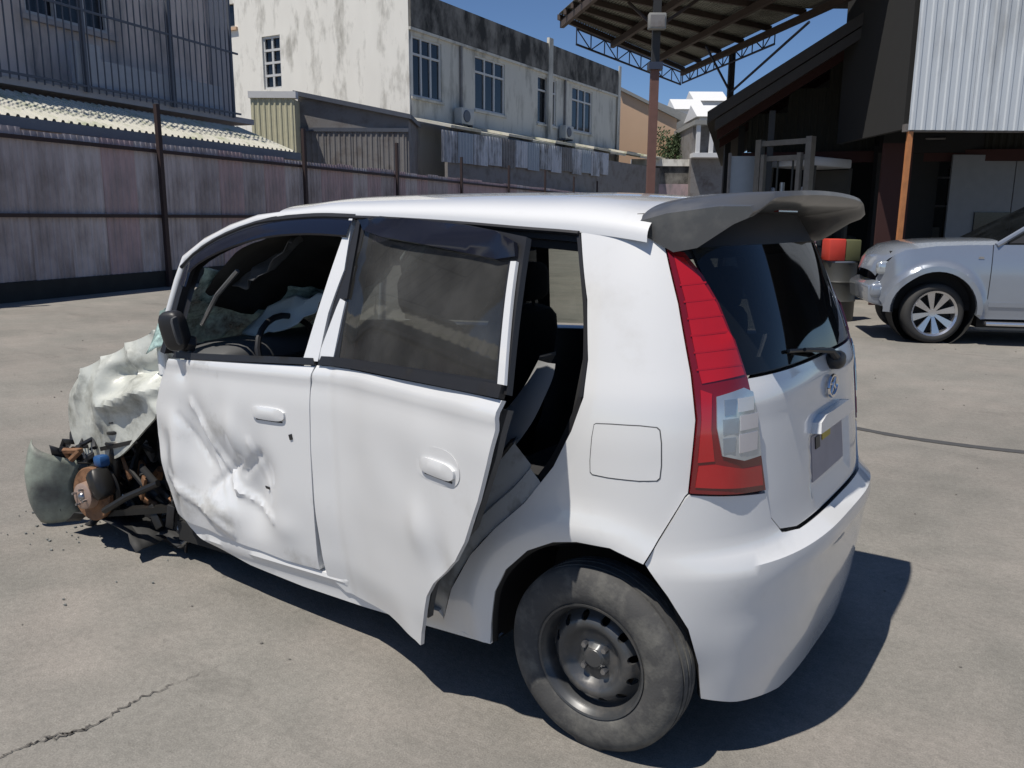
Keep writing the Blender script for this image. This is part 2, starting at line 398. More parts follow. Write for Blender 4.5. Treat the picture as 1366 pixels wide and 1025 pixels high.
# emblem: oval ring with a slanted bar
em = MB(); cp = bodyS(C0, .98); nn = Vector((-1, 0, .05)).normalized()
ring = [cp+nn*.012+Vector((0, .052*math.cos(t), .034*math.sin(t))) for t in [i*math.pi/10 for i in range(21)]]
em.tube(ring, .006, 6)
em.tube([cp+nn*.012+Vector((0, .03, -.02)), cp+nn*.012+Vector((0, .012, .002)), cp+nn*.012+Vector((0, -.02, .022))], .006, 6)
em.tube([cp+nn*.012+Vector((0, .035, .012)), cp+nn*.012+Vector((0, .0, .006)), cp+nn*.012+Vector((0, -.03, -.012))], .005, 6)
em.obj('badge', M['chrome'], tg, True)
bl = MB()
for i in range(0):
    y = -.33-.028*i; p = Vector((bodyS(C0, .955).x-.002, y, .955))
    pass

wp = MB(); wz = 1.12
wp.tube([bodyS(C0-.05, 1.06)+Vector((-.03,0,0)), bodyS(C0+.05, 1.10)+Vector((-.035,0,0)), bodyS(C0+.36, 1.13)+Vector((-.025,0,0))], [.018,.010,.006], 8)
wp.tube([bodyS(C0+.05, 1.105)+Vector((-.012,0,0)), bodyS(C0+.46, 1.135)+Vector((-.01,0,0))], .006, 6)
wp.blob(bodyS(C0-.06, 1.06)+Vector((-.02,0,0)), (.03,.045,.03), .7)
wp.obj('rear_wiper', M['black'], tg, True)
# pale patch imitating a pillar's reflection at the far edge of the glass
panel('pillar_reflection', [(mir(-.60),1.12),(mir(-.56),1.12),(mir(-.53),1.25),(mir(-.56),1.25)], bodyS, M['silverpart'], tg, off=.004, rim=.004, grid=.04, gap=0)

# rear bumper
bl_ = [(-.386,.785),(-.376,.775),(-.308,.654),(-.272,.584)]+arch2+[(-.55,.125),(-.75,.085),(-1.0,.085)]
br_ = [(mir(s), z) for s, z in bl_[::-1]]
tb = [(-.80,.605),(-.70,.622),(-.650,.675),(-.628,.755)]
bump = panel('rear_bumper', bl_+br_+[(mir(s), z) for s, z in tb[::-1]]+tb, bodyS, M['white'], car, off=.006, grid=.03, gap=.002, rim=.03,
    disp=lambda s, z: .014*math.exp(-((z-.55)/.035)**2)*max(0, min(1, (-.60-s)/.4))*max(0, min(1, (s-mir(-.60))/.4)) + .02*max(0, min(1, (.42-z)/.2))*max(0, min(1, (-.42-s)/.1)))
panel('rear_body_behind_seams', [(-.30,1.43),(-.34,1.0),(-.30,.60),(-.40,.25),(-1.2566,.25),(mir(-.40),.25),(mir(-.30),.60),(mir(-.34),1.0),(mir(-.30),1.0),(mir(-.6),1.0),(-1.2566,1.0),(-.62,1.0),(-.50,1.25),(-.42,1.43)], bodyS, M['void'], car, off=-.03, rim=0, grid=.07, gap=0)

# rocker under the doors
sill = [(2.045,.345),(1.887,.312),(1.673,.295),(1.289,.274),(1.074,.268),(.75,.262),(.50,.25),(.487,.195),(.28,.19),(.30,.172),(.611,.165),(.893,.162),(1.225,.168),(1.548,.19),(1.834,.235),(1.969,.28)]
def silld(s, z): return .012*math.exp(-((z-.25)/.02)**2)
panel('sill', sill, lambda s, z: bodyS(s, z)-Vector((0, .012, 0)), M['white'], car, disp=silld, grid=.03, gap=0, rim=.05)
panel('sill', sill, lambda s, z: bodyR(s, z), M['white'], car, sgn=-1, grid=.06, gap=0, rim=.05)
# inner body side: centre pillar and door-opening steps
def strip(name, line, prof, m, side=1, closed=False):
    """sweep along an outline on the body skin: prof = (shift into the opening, depth)"""
    v, f = [], []
    n = len(line)
    for i in range(n):
        a = Vector(line[max(i-1, 0)]); b = Vector(line[min(i+1, n-1)]); d = (b-a).normalized(); nn = Vector((-d.y, d.x))
        for o, dep in prof:
            s, z = line[i][0]+nn.x*o, line[i][1]+nn.y*o
            p = bodyS(s, z); v.append(Vector((p.x, p.y-dep, p.z)))
    k = len(prof)
    for i in range(n-1):
        for j in range(k-1): f.append((i*k+j, i*k+j+1, (i+1)*k+j+1, (i+1)*k+j))
    return link(name, v, f, m, car, True, 40)
def dens(line, k=4):
    out = []
    for i in range(len(line)-1):
        for j in range(k):
            # catmull-rom for a smooth curve
            p0 = Vector(line[max(i-1, 0)]); p1 = Vector(line[i]); p2 = Vector(line[i+1]); p3 = Vector(line[min(i+2, len(line)-1)]); t = j/k
            out.append(tuple(.5*((2*p1)+(p2-p0)*t+(2*p0-5*p1+4*p2-p3)*t*t+(3*p1-p0-3*p2+p3)*t**3)))
    return out+[line[-1]]
ap = dens(aper)
APL = next(i for i, p in enumerate(ap) if p[1] < .80)
strip('door_jamb_trim', ap[:APL+1], [(0,.002),(.004,.016),(.03,.026),(.034,.10),(.05,.12)], M['black'])
strip('door_jamb', ap[APL:], [(0,.002),(.004,.012),(.06,.020),(.068,.035),(.16,.045),(.168,.09)], M['jamb'])
strip('door_seal', ap[APL:], [(.158,.044),(.164,.034),(.174,.042),(.176,.08)], M['rubber'])
strip('wheel_house_trim', ap[APL-13:], [(.165,.09),(.20,.10),(.26,.14),(.32,.24),(.32,.34)], M['paletrim'])
hd = [(-.006,1.50),(.2,1.522),(.5,1.553),(.75,1.572),(.95,1.587)]
strip('door_header', dens(hd)[::-1], [(0,-.001),(.004,.02),(.03,.03),(.035,.06),(.06,.07)], M['black'])
strip('quarter_edge_trim', dens(aper[:4]), [(.002,.001),(.004,-.001),(.016,.0),(.018,.02)], M['black'])
panel('centre_pillar', [(.94,1.57),(.92,1.3),(.93,1.07),(.90,.5),(.80,.27),(1.30,.27),(1.16,.5),(1.12,1.07),(1.02,1.57)], bodyS, M['jamb'], car, off=-.035, rim=.05, grid=.06, gap=0)
panel('inner_sill', [(.40,.21),(2.0,.33),(2.0,.37),(1.0,.30),(.50,.29),(.42,.36)], bodyS, M['jamb'], car, off=-.03, rim=.05, grid=.06, gap=0)

# wheel arch lining (left and right)
ar = dens([(.28,.19)]+arch[1:]+arch2)
for sd in (1, -1):
    v, f = [], []
    for s, z in ar:
        p = bodyS(s, z)
        for dep, inn in ((.0, 0), (.012, .012), (.05, -.01), (.42, -.02)):
            c = Vector((-.09, 0, .25)); d = (Vector((p.x, 0, p.z))-c).normalized()
            v.append(Vector((p.x-d.x*inn, sd*(p.y-dep), p.z-d.z*inn)))
    for i in range(len(ar)-1):
        for j in range(3): f.append((i*4+j, i*4+j+1, i*4+5+j, i*4+4+j))
    link('wheel_arch_liner', v, f, M['void'], car, True)
ib = MB().box((-.5, -.40, .20), (.35, .40, .62)); ib.obj('boot_floor', M['void'], car)
MB().box((.3, -.70, .17), (2.15, .70, .26)).obj('floor_pan', M['void'], car)
MB().box((2.05, -.66, .2), (2.2, .66, .95)).obj('bulkhead', M['void'], car)

# roof
ZG = [(-.36,1.435),(-.2,1.47),(0,1.50),(.2,1.52),(.5,1.551),(.95,1.588),(1.2,1.602),(1.45,1.597),(1.72,1.55),(1.92,1.475),(2.03,1.40)]
def rh(x): return .125-.05*max(0, min(1, (x-.1)/1.2))
v, f = [], []; XS = [-.225+i*.0525 for i in range(32)]; NA = 40
for x in XS:
    zg = crom(x, ZG); yg = crom(zg, WZ)+.0; 
    if x > 1.4: yg -= .05*((x-1.4)/.8)**2
    h = rh(x)
    if x < -.2: h *= 1-.35*((-.2-x)/.16)
    for j in range(NA+1):
        a = math.pi*j/NA
        v.append(Vector((x, yg*math.copysign(abs(math.cos(a))**(2/2.7), math.cos(a)), zg+h*abs(math.sin(a))**(2/2.7))))
for i in range(len(XS)-1):
    for j in range(NA): f.append((i*(NA+1)+j, (i+1)*(NA+1)+j, (i+1)*(NA+1)+j+1, i*(NA+1)+j+1))
rf = link('roof', v, f, M['white'], car, True, 50)
v2 = [Vector((p.x, p.y*.96, p.z-.03)) for p in v]
link('headliner', v2, f, M['trim'], car, True)
# seam between roof and rear hatch
MB().tube([Vector((-.19, y, crom(-.19, ZG)+rh(-.19)*(1-abs(y/.63)**2.7)**(1/2.7)+.001)) for y in [-.6+.04*i for i in range(31)]], .0025, 5).obj('roof_seam', M['black'], rf)
MB().tube([bodyS(x, crom(x, ZG))+Vector((0,.004,-.002)) for x in [-.0+.08*i for i in range(26)]], .008, 6).obj('drip_channel', M['black'], rf, True)
# front pillars, bent
def pillar(sd):
    mb = MB(); pts = [(1.20,.52,1.575),(1.36,.555,1.606),(1.546,.562,1.597),(1.72,.570,1.565),(1.88,.587,1.514),(2.00,.61,1.453),(2.035,.64,1.36),(2.085,.67,1.22),(2.13,.695,1.06),(2.12,.70,.95)]
    mb.tube([(a, sd*b, c) for a, b, c in pts], [.015,.026,.028,.028,.028,.026,.022,.020,.024,.026], 10)
    return mb.obj('front_pillar', M['white'], car, True)
pillar(1); pillar(-1)
ft = [(.962,1.578),(1.18,1.593),(1.44,1.587),(1.716,1.538),(1.922,1.458),(1.965,1.35),(1.99,1.20),(2.02,1.06)]
ftd = dens(ft, 3)
strip('front_window_surround', ftd[::-1], [(-.022,-.003),(-.010,-.006),(.018,-.002),(.022,.03),(.05,.04)][::-1], M['black'])
strip('front_visor', ftd[:16][::-1], [(.0,-.004),(.012,-.016),(.055,-.020),(.062,-.014)], M['visor'])

# front door, dented
dents = [(1.62,.60,.15,.12,-.045),(1.42,.50,.10,.14,-.04),(1.80,.72,.10,.16,-.03),(1.35,.62,.07,.08,-.02),(1.70,.42,.13,.05,.02),(1.93,.60,.07,.22,.03),(1.52,.76,.05,.09,.012),(1.25,.42,.08,.06,.01),(1.86,1.0,.05,.05,-.012)]
def fdisp(s, z):
    d = sum(a*math.exp(-((s-x)/p)**2-((z-y)/q)**2) for x, y, p, q, a in dents)
    # a few sharp creases
    for (x0, z0, x1, z1, a, wd) in ((1.80,.86,1.55,.52,.013,.016),(1.55,.52,1.32,.44,.012,.014),(1.72,.50,1.50,.66,-.012,.016),(2.02,.52,1.60,.33,.012,.018),(1.50,.60,1.36,.70,-.010,.014),(1.70,.66,1.58,.44,.008,.010),(1.42,.74,1.34,.56,.008,.012),(1.90,.80,1.74,.62,-.008,.014)):
        t = segdist((s, z), (x0, z0), (x1, z1)); d += a*math.exp(-(t/wd)**2)
    d += .010*noise.noise(Vector((s*7, z*7, 3)))*max(0, min(1, (s-1.2)/.3))*max(0, min(1, (1.0-z)/.2))
    d += .010*math.exp(-((z-1.03)/.025)**2)
    return d
fd_out = [(1.95,1.042),(1.45,1.055),(1.016,1.066),(1.036,.979),(1.05,.757),(1.058,.526),(1.080,.272),(1.289,.270),(1.673,.292),(1.887,.310),(2.015,.338),(2.082,.486),(2.11,.69),(2.088,.828),(2.02,.96)]
fd = panel('front_door', fd_out, bodyS, M['dentwhite'], car, disp=fdisp, grid=.018, gap=.004, rim=.03)
def handle(parent, surf, sgn, s0, s1, z0, z1, d):
    cx, cz = (s0+s1)/2, (z0+z1)/2; L = abs(s1-s0)/2; Hh = abs(z1-z0)/2
    ov = lambda k, dz=0: [(cx+L*k*math.copysign(abs(math.cos(t))**.6, math.cos(t)), cz+dz+Hh*k*math.copysign(abs(math.sin(t))**.7, math.sin(t))) for t in [i*math.pi/10 for i in range(20)]]
    h = panel('door_handle', ov(1), surf, M['white'], parent, sgn=sgn, off=d+.010, rim=.014, grid=.02, gap=0, disp=lambda s, z: .006*max(0, 1-((z-cz)/Hh)**2)*max(0,1-((s-cx)/L)**4))
    panel('handle_gap', [(cx-L*.8, cz-Hh*1.18), (cx+L*.8, cz-Hh*1.18), (cx+L*.8, cz-Hh*.93), (cx-L*.8, cz-Hh*.93)], surf, M['black'], parent, sgn=sgn, off=d+.004, rim=.003, grid=.05, gap=0)
handle(fd, bodyS, 1, 1.18, 1.37, .845, .895, -.002)
panel('keyhole', [(1.150,.805),(1.166,.800),(1.160,.78),(1.145,.785)], bodyS, M['black'], fd, off=.004, rim=.004, grid=.02, gap=0)
panel('scrape', [(1.335,.565),(1.36,.568),(1.355,.558),(1.335,.556)], bodyS, M['black'], fd, off=fdisp(1.345,.56)+.004, rim=.004, grid=.01, gap=0)
panel('belt_strip', [(1.92,1.043),(1.016,1.067),(1.03,1.09),(1.9,1.068)], bodyS, M['black'], fd, off=.010, rim=.02, grid=.04, gap=0)
panel('door_frame_post', [(.968,1.582),(.95,1.40),(.99,1.25),(1.005,1.08),(1.085,1.078),(1.03,1.33),(.985,1.582)], bodyS, M['white'], fd, off=.006, rim=.03, grid=.03, gap=0)
panel('corner_trim', [(1.89,1.06),(1.80,1.06),(1.83,1.12),(1.88,1.15)], bodyS, M['trim'], fd, off=.0, rim=.02, grid=.03, gap=0)
# mirror, folded and cracked
mr = MB(); mt = Matrix.Rotation(R(-12), 3, 'X') @ Matrix.Rotation(R(20), 3, 'Z')
mr.blob((1.845, .805, 1.165), (.055,.040,.085), .6, 18, mt); mr.tube([(1.82,.74,1.10),(1.83,.77,1.11),(1.84,.80,1.13)], .035, 8)
mo = mr.obj('side_mirror', M['black'], car, True)
mg = MB().blob((1.80, .815, 1.17), (.008,.035,.06), .5, 12, mt); mg.obj('mirror_glass', M['trim'], mo, True)

# rear door, hanging open and bent
rd_out = [(-.045,1.069),(.321,1.070),(.769,1.076),(1.026,1.077),(1.013,.994),(.979,.898),(.931,.783),(.856,.644),(.80,.57),(.727,.512),(.66,.455),(.610,.395),(.572,.31),(.535,.24),(.515,.185),(.485,.195),(.40,.205),(.301,.215),(.15,.205),(.002,.205),(-.085,.262),(-.083,.526),(-.079,.757),(-.066,.979)]
def rdisp(s, z):
    d = .010*math.exp(-((z-1.035)/.025)**2)
    d += -.012*math.exp(-((s-.72)/.05)**2-((z-.52)/.10)**2)+.012*math.exp(-((s-.60)/.06)**2-((z-.62)/.08)**2)
    d += .012*math.exp(-((s-.47)/.10)**2-((z-.20)/.09)**2)+.004*noise.noise(Vector((s*5, z*5, 1)))
    d -= .05*max(0, (.1-s)/.2)**1.5*0
    return d
rd = panel('rear_door', rd_out, doorS, M['white'], car, sgn=-1, disp=rdisp, grid=.02, gap=.003, rim=.014)
panel('inner_skin', [(.03,1.05),(.99,1.05),(.95,.9),(.83,.67),(.68,.53),(.57,.40),(.49,.25),(.02,.25)], doorS, M['trim'], rd, sgn=-1, off=-.05, rim=.02, grid=.08, gap=0)
handle(rd, doorS, -1, .64, .825, .812, .862, .0)
panel('handle_scoop', [(.625,.79),(.60,.83),(.63,.875),(.70,.90),(.80,.90),(.845,.865),(.845,.82),(.80,.79)], doorS, M['white'], rd, sgn=-1, off=.0018, rim=.001, grid=.02, gap=0, rnd=2)
panel('belt_strip', [(-.03,1.068),(1.02,1.077),(1.022,1.112),(-.02,1.098)], doorS, M['black'], rd, sgn=-1, off=.012, rim=.02, grid=.05, gap=0)
gl = [(-.02,1.565),(.39,1.53),(.91,1.478),(.945,1.40),(1.0,1.11),(.602,1.098),(.05,1.09),(.03,1.2),(.0,1.374)]
panel('door_window', gl, doorS, M['glass'], rd, sgn=-1, off=-.004, rim=.005, grid=.05, gap=0)
panel('rain_visor', [(-.02,1.588),(.56,1.542),(.93,1.492),(.955,1.42),(.595,1.462),(.04,1.518)], doorS, M['visor'], rd, sgn=-1, off=.016, rim=.014, grid=.03, gap=0, rnd=1, disp=lambda s, z: .006*math.sin(z*60))
panel('window_frame', [(-.03,1.592),(.56,1.548),(.96,1.492),(.99,1.35),(1.035,1.09),(-.03,1.08),(-.03,1.3)], doorS, M['black'], rd, sgn=-1, off=-.002, rim=.018, grid=.05, gap=0,
    holes=[[(.02,1.545),(.55,1.510),(.90,1.470),(.925,1.36),(.975,1.12),(.06,1.10),(.04,1.3)]])
panel('window_post', [(.935,1.425),(.960,1.425),(1.030,1.112),(1.000,1.112)], doorS, M['white'], rd, sgn=-1, off=.010, rim=.01, grid=.04, gap=0)
0 and panel('window_divider', [(.745,1.492),(.765,1.490),(.80,1.11),(.775,1.11)], doorS, M['black'], rd, sgn=-1, off=.002, rim=.012, grid=.05, gap=0)
panel('front_post', [(.005,1.30),(.035,1.29),(.035,1.09),(-.045,1.085)], doorS, M['white'], rd, sgn=-1, off=.006, rim=.01, grid=.04, gap=0)
panel('upper_post', [(.045,1.30),(.02,1.30),(-.015,1.56),(.0,1.56)], doorS, M['black'], rd, sgn=-1, off=.008, rim=.01, grid=.04, gap=0)
MB().tube([DH+DD*.015-DN*.03+Vector((0,0,.42)), DH+DD*-.03-DN*.05+Vector((0,0,.42))], .02, 8).obj('hinge', M['jamb'], rd)
MB().tube([DH+DD*.015-DN*.03+Vector((0,0,.85)), DH+DD*-.03-DN*.05+Vector((0,0,.85))], .02, 8).obj('hinge', M['jamb'], rd)

panel('hatch_header', [(-.22,1.42),(-.22,1.55),(-1.2566,1.56),(mir(-.22),1.55),(mir(-.22),1.42),(-1.2566,1.42)], bodyS, M['black'], tg, off=-.006, rim=.01, grid=.05, gap=0)
# spoiler
v, f = [], []; NT = 44
for i in range(NT+1):
    t = -1+2*i/NT; a = abs(t); e = max(0, (a-.78)/.22); e = e*e*(3-2*e); y = .622*t
    yr = y; zr = crom(-.2, ZG)+rh(-.2)*(max(0, 1-(a*.97)**2.7))**(1/2.7)
    te = -.555+.04*a**3; zt = 1.60-.022*a*a-.03*e
    zr = min(zr, 1.59) if a < .9 else zr
    L = lambda p, q: p+(q-p)*e
    sec = [(-.185, zr+.006), (-.27, zr*.6+zt*.4+.012), (-.42, zt+.006), (te+.01, zt+.002), (te, zt-.012), (te+.015, zt-.028), (-.46, L(1.553,1.505)), (-.36, L(1.545,1.446)), (-.29, L(1.54,1.436)), (-.22, L(1.52,1.475)), (-.185, zr-.03)]
    for x, z in sec: v.append(Vector((x, y, z)))
k = len(sec)
for i in range(NT):
    for j in range(k): f.append((i*k+j, i*k+(j+1) % k, (i+1)*k+(j+1) % k, (i+1)*k+j))
f.append(tuple(range(k))); f.append(tuple(NT*k+j for j in range(k))[::-1])
sp = link('spoiler', v, f, M['spoiler'], car, True, 50)
bm = bmesh.new(); bm.from_mesh(sp.data); bmesh.ops.recalc_face_normals(bm, faces=bm.faces); bm.to_mesh(sp.data); bm.free()
sp.data.set_sharp_from_angle(angle=R(50))
MB().box((-.415,-.10,1.545),(-.40,.10,1.56)).obj('brake_lamp', M['redd'], sp)

# right-hand side seen from inside
lower = [(2.05,1.05),(-.09,1.06),(-.05,.94),(.10,.707),(.327,.495),(.487,.27),(2.02,.34)]
panel('right_side_doors', lower, bodyR, M['white'], car, sgn=-1, grid=.08, gap=0, rim=.04)
panel('right_inner_trim', lower, bodyR, M['trim'], car, sgn=-1, off=-.05, grid=.12, gap=0, rim=0)
for a, b, wd in (((-.02,1.5),(-.09,1.06),.05),((.93,1.58),(1.05,1.06),.06),((.30,1.53),(.22,1.06),.012)):
    MB().bar(bodyR(*a)+Vector((0,.02,0)), bodyR(*b)+Vector((0,.02,0)), wd, .05).obj('right_pillar', M['black'], car)
panel('right_rear_window', [(.92,1.57),(.0,1.49),(-.08,1.07),(1.04,1.07)], bodyR, M['paleglass'], car, sgn=-1, off=-.01, rim=0, grid=.1, gap=0)
panel('right_front_window', [(1.9,1.46),(1.7,1.53),(1.4,1.58),(.97,1.57),(1.08,1.07),(2.0,1.06)], bodyR, M['rglass'], car, sgn=-1, off=-.01, rim=0, grid=.1, gap=0)

# interior
def seat(name, x, y, wd, back=True):
    s = MB().blob((x, y, .52), (.26, wd, .10), .4, 16); s.blob((x-.26, y, .86), (.085, wd*.95, .34), .4, 16, Matrix.Rotation(R(-14), 3, 'Y'))
    return s.obj(name, M['seat'], car, True)
for y in (.36, -.36):
    s = seat('front_seat', 1.22, y, .24)
    MB().blob((.86, y, 1.30), (.05,.13,.09), .6, 14).tube([(.88,y-.05,1.10),(.87,y-.05,1.28)], .008, 6).tube([(.88,y+.05,1.10),(.87,y+.05,1.28)], .008, 6).obj('headrest', M['seat'], s, True)
s = MB().blob((.34, 0, .54), (.26, .58, .10), .35, 20).blob((.02, 0, .90), (.085, .60, .33), .35, 20, Matrix.Rotation(R(-12), 3, 'Y')).obj('rear_seat', M['seat'], car, True)
for y in (.36, -.36):
    MB().blob((-.06, y, 1.27), (.05,.13,.09), .6, 14).obj('headrest', M['seat'], s, True)
ds = MB().blob((1.95, 0, .95), (.20, .68, .14), .4, 20).obj('dashboard', M['trim'], car, True)
MB().tube([Vector((1.66+.05*math.sin(t), .36-.18*math.cos(t), 1.02+.17*math.sin(t))) for t in [i*math.pi/12 for i in range(25)]], .014, 8).tube([(1.66,.20,1.02),(1.70,.36,1.0),(1.66,.52,1.02)], .014, 6).obj('steering_wheel', M['black'], car, True)
# deflated airbag and collapsed windscreen
def crumple(name, nu, nv, fn, m, amp=.03, fr=4, seed=0, parent=car, thick=.004):
    v, f = [], []
    for i in range(nu+1):
        for j in range(nv+1):
            p = Vector(fn(i/nu, j/nv)); q = p*fr+Vector((seed, 0, 0))
            d = noise.noise_vector(q)*amp+noise.noise_vector(q*2.7)*amp*.4
            r = 1-2*abs(noise.noise(q*1.3+Vector((5,5,5)))); p = p+d+Vector((0, r*amp*.4, r*amp*.5)); v.append(p)
    for i in range(nu):
        for j in range(nv): f.append((i*(nv+1)+j, i*(nv+1)+j+1, (i+1)*(nv+1)+j+1, (i+1)*(nv+1)+j))
    o = link(name, v, f, m, parent, True, 28)
    md = o.modifiers.new('thickness', 'SOLIDIFY'); md.thickness = thick
    return o
crumple('windscreen', 26, 30, lambda a, b: (2.28-.30*a-.12*a*a+.06*math.sin(b*9)*a, .60-1.2*b, .98+.42*a-.10*math.sin(b*3.1)), M['shatter'], .05, 5, 3)
crumple('windscreen_shard', 8, 8, lambda a, b: (2.03+.17*a, .74-.10*b, 1.08+.17*b-.05*a), M['shatter'], .03, 6, 23)
crumple('liner_and_shade', 12, 8, lambda a, b: CI @ Vector((2.28+.62*a, .84-.34*b, .05+.11*math.sin(a*3.1)*(1-b*.5))), M['rubber'], .035, 6, 33)  # black sheet for torn liner, also filling in the shadow under the body
crumple('deflated_airbag', 12, 16, lambda a, b: (2.0-.75*b, .35-.10*a, 1.08+.30*b*b+(.10+.05*math.sin(b*6))*a), M['lighttrim'], .03, 6, 9)
crumple('windscreen_blackout', 14, 16, lambda a, b: (1.34+.70*a, .55-1.12*b, 1.585-.10*a-.24*a*a*(1-.2*b)-.10*math.sin(3.1*b)), M['void'], .03, 4, 77)  # dark sheet added to block the bright view through the windscreen opening
crumple('torn_headlining', 8, 12, lambda a, b: (1.9-.5*b, .50-.10*a, 1.30+.16*b+.08*a), M['trim'], .05, 6, 19)
MB().tube([(1.93,.62,1.17),(1.80,.62,1.30),(1.66,.61,1.40)], .010, 6).obj('broken_grab_trim', M['silverpart'], car, True)

# crushed front wing and bonnet
wing = [(2.0,1.08),(2.06,1.14),(2.15,1.15),(2.30,1.115),(2.45,1.06),(2.60,1.0),(2.76,.96),(2.90,.88),(2.99,.77),(3.03,.66),(3.00,.54),(2.90,.485),(2.74,.49),(2.62,.50),(2.51,.525),(2.42,.57),(2.33,.63),(2.22,.71),(2.12,.775),(2.06,.86),(2.02,.95)]
def wingS(s, z):
    return Vector((s, .755-.30*max(0, z-.80)-.03*((s-2.4)/.5)**2, z))
def wdisp(s, z):
    q = Vector((s*4.2, z*5, 2)); r = 1-2*abs(noise.noise(q)); d = .032*r*r*(1 if r > 0 else -1)*max(.15, min(1, (z-.66)/.2))
    t = segdist((s, z), (2.05,.90), (2.55,.78)); d += .035*math.exp(-(t/.03)**2)
    t = segdist((s, z), (2.10,.98), (2.50,.93)); d -= .05*math.exp(-(t/.035)**2)
    t = segdist((s, z), (2.55,.96), (2.62,.70)); d += .03*math.exp(-(t/.04)**2)
    return d
panel('front_wing', wing, wingS, M['whitecrush'], car, disp=wdisp, grid=.014, gap=0, rim=.012, rnd=2)
crumple('bonnet', 30, 26, lambda a, b: (2.06+.80*a-.1*b, .66-1.22*b-.10*a*(1-2*b), 1.08-.08*a-.15*a*a-.14*b*math.sin(a*3.1)-.02*b), M['whitecrush'], .035, 2.2, 31)
crumple('torn_inner_wing', 10, 12, lambda a, b: (2.15+.6*a, .60-.05*b, .45+.35*b), M['grime'], .06, 6, 41)

M['hubface'] = mat('scuffed_hub_metal', (.42,.30,.24), .5, metal=.5, var=.3, vscale=20)
# mechanical wreckage
rnd = random.Random(5)
def b2w_inv(p): return CI @ Vector(p)
hub = b2w_inv((2.60, .86, .275))
ax = Vector((-.15, 1, .05)).normalized()
dk = MB().lathe([(.0,.035),(.055,.035),(.058,.0),(.075,-.002),(.085,-.006),(.125,-.006),(.130,-.010),(.130,-.028),(.10,-.03),(0,-.03)], hub, ax, 40)
dko = dk.obj('brake_disc', M['rust'], car, True, 30)
u = ax.orthogonal().normalized(); vv = ax.cross(u)
for i in range(4):
    a = i*math.pi/2+.4; c = hub+(u*math.cos(a)+vv*math.sin(a))*.038+ax*.03
    MB().tube([c, c+ax*.035], .006, 8).obj('wheel_stud', M['lug'], dko, True)
MB().blob(hub+ax*.036, (.022,.022,.022), 1, 12).obj('hub_nut', M['lug'], dko, True)
cal_ = MB().blob(hub+Vector((-.08,-.02,.06)), (.045,.05,.075), .5, 12, Matrix.Rotation(.5, 3, 'Y')).obj('brake_caliper', M['grime'], car, True)
MB().tube([hub-ax*.05, hub-ax*.16, hub-ax*.4], [.05,.04,.02], 10).obj('drive_shaft', M['grime'], car, True)
MB().tube([hub+Vector((-.03,-.10,.02)), hub+Vector((-.05,-.14,.25)), hub+Vector((-.12,-.20,.50))], [.03,.03,.045], 10).obj('suspension_strut', M['grime'], car, True)
sprg = []
for i in range(70):
    t = i/70; a = t*5*2*math.pi; c = hub+Vector((-.055-.05*t,-.15-.05*t,.22+.26*t)); sprg.append(c+Vector((.065*math.cos(a), .065*math.sin(a), 0)))
MB().tube(sprg, .009, 6).obj('coil_spring', M['grime'], car, True)
MB().bar(hub+Vector((-.02,-.05,-.10)), hub+Vector((-.55,-.30,-.05)), .06, .03).obj('control_arm', M['grime'], car)
MB().tube([hub+Vector((-.12,.0,-.06)), hub+Vector((-.30,-.02,.03)), hub+Vector((-.46,-.08,.10))], .016, 8).obj('track_rod', M['grime'], car, True)
MB().box((2.35,-.45,.18),(2.80,.35,.55)).obj('engine_block', M['grime'], car, bevel=.03)
MB().blob((2.62,.30,.55),(.14,.10,.08),.5,12).obj('battery_box', M['black'], car, True)
crumple('arch_liner', 14, 14, lambda a, b: (2.12+.50*a, .66-.12*b*math.sin(a*3), .10+.46*b-.1*a*b), M['black'], .05, 6, 51)
crumple('hanging_undershield', 12, 8, lambda a, b: (2.15+.42*a, .70-.34*b, .14+.03*math.sin(a*6)+.03*b), M['rubber'], .03, 7, 61)
for i in range(34):
    x = rnd.uniform(2.12, 2.95); y = rnd.uniform(.52, .74); z = rnd.uniform(.18, .58)
    p = [Vector((x, y, z))]
    for k in range(5): p.append(p[-1]+Vector((rnd.uniform(-.11,.11), rnd.uniform(-.04,.04), rnd.uniform(-.09,.07))))
    mm = rnd.choice(['black','grime','rubber','grime','rubber','grime','black','silverpart','black','rust'])
    MB().tube(p, rnd.uniform(.006,.02), 7).obj('hose', M[mm], car, True)
for i in range(20):
    x = rnd.uniform(2.15, 2.70); y = rnd.uniform(.55, .72); z = rnd.uniform(.16, .50)
    mtx = Matrix.Rotation(rnd.uniform(0, 3), 3, 'Y') @ Matrix.Rotation(rnd.uniform(-.5, .5), 3, 'X')
    MB().box((x-.06, y-.008, z-.02), (x+.06, y+.008, z+.02), rot=mtx).obj('bracket', M[rnd.choice(['grime','silverpart','black','grime','rust'])], car, bevel=.003)
MB().blob(hub+Vector((-.05,-.05,.16)), (.035,.03,.028), .5, 10).obj('relay_box', M['blue'], car, True)
MB().bar(hub+Vector((.02,-.10,.20)), hub+Vector((-.28,-.12,.27)), .03, .02).obj('wing_support', M['grime'], car)
MB().lathe([(0,.044),(.05,.044),(.062,.038),(.066,.0)], hub, ax, 28).obj('hub_face', M['hubface'], dko, True, 35)
MB().lathe([(.085,-.04),(.132,-.04),(.14,-.06),(.10,-.10),(.0,-.10)], hub, ax, 28).obj('backing_plate', M['grime'], car, True, 35)
crumple('radiator_support', 10, 6, lambda a, b: (2.72+.30*a, .70-.10*b, .40+.10*b-.02*a), M['grime'], .06, 9, 71)
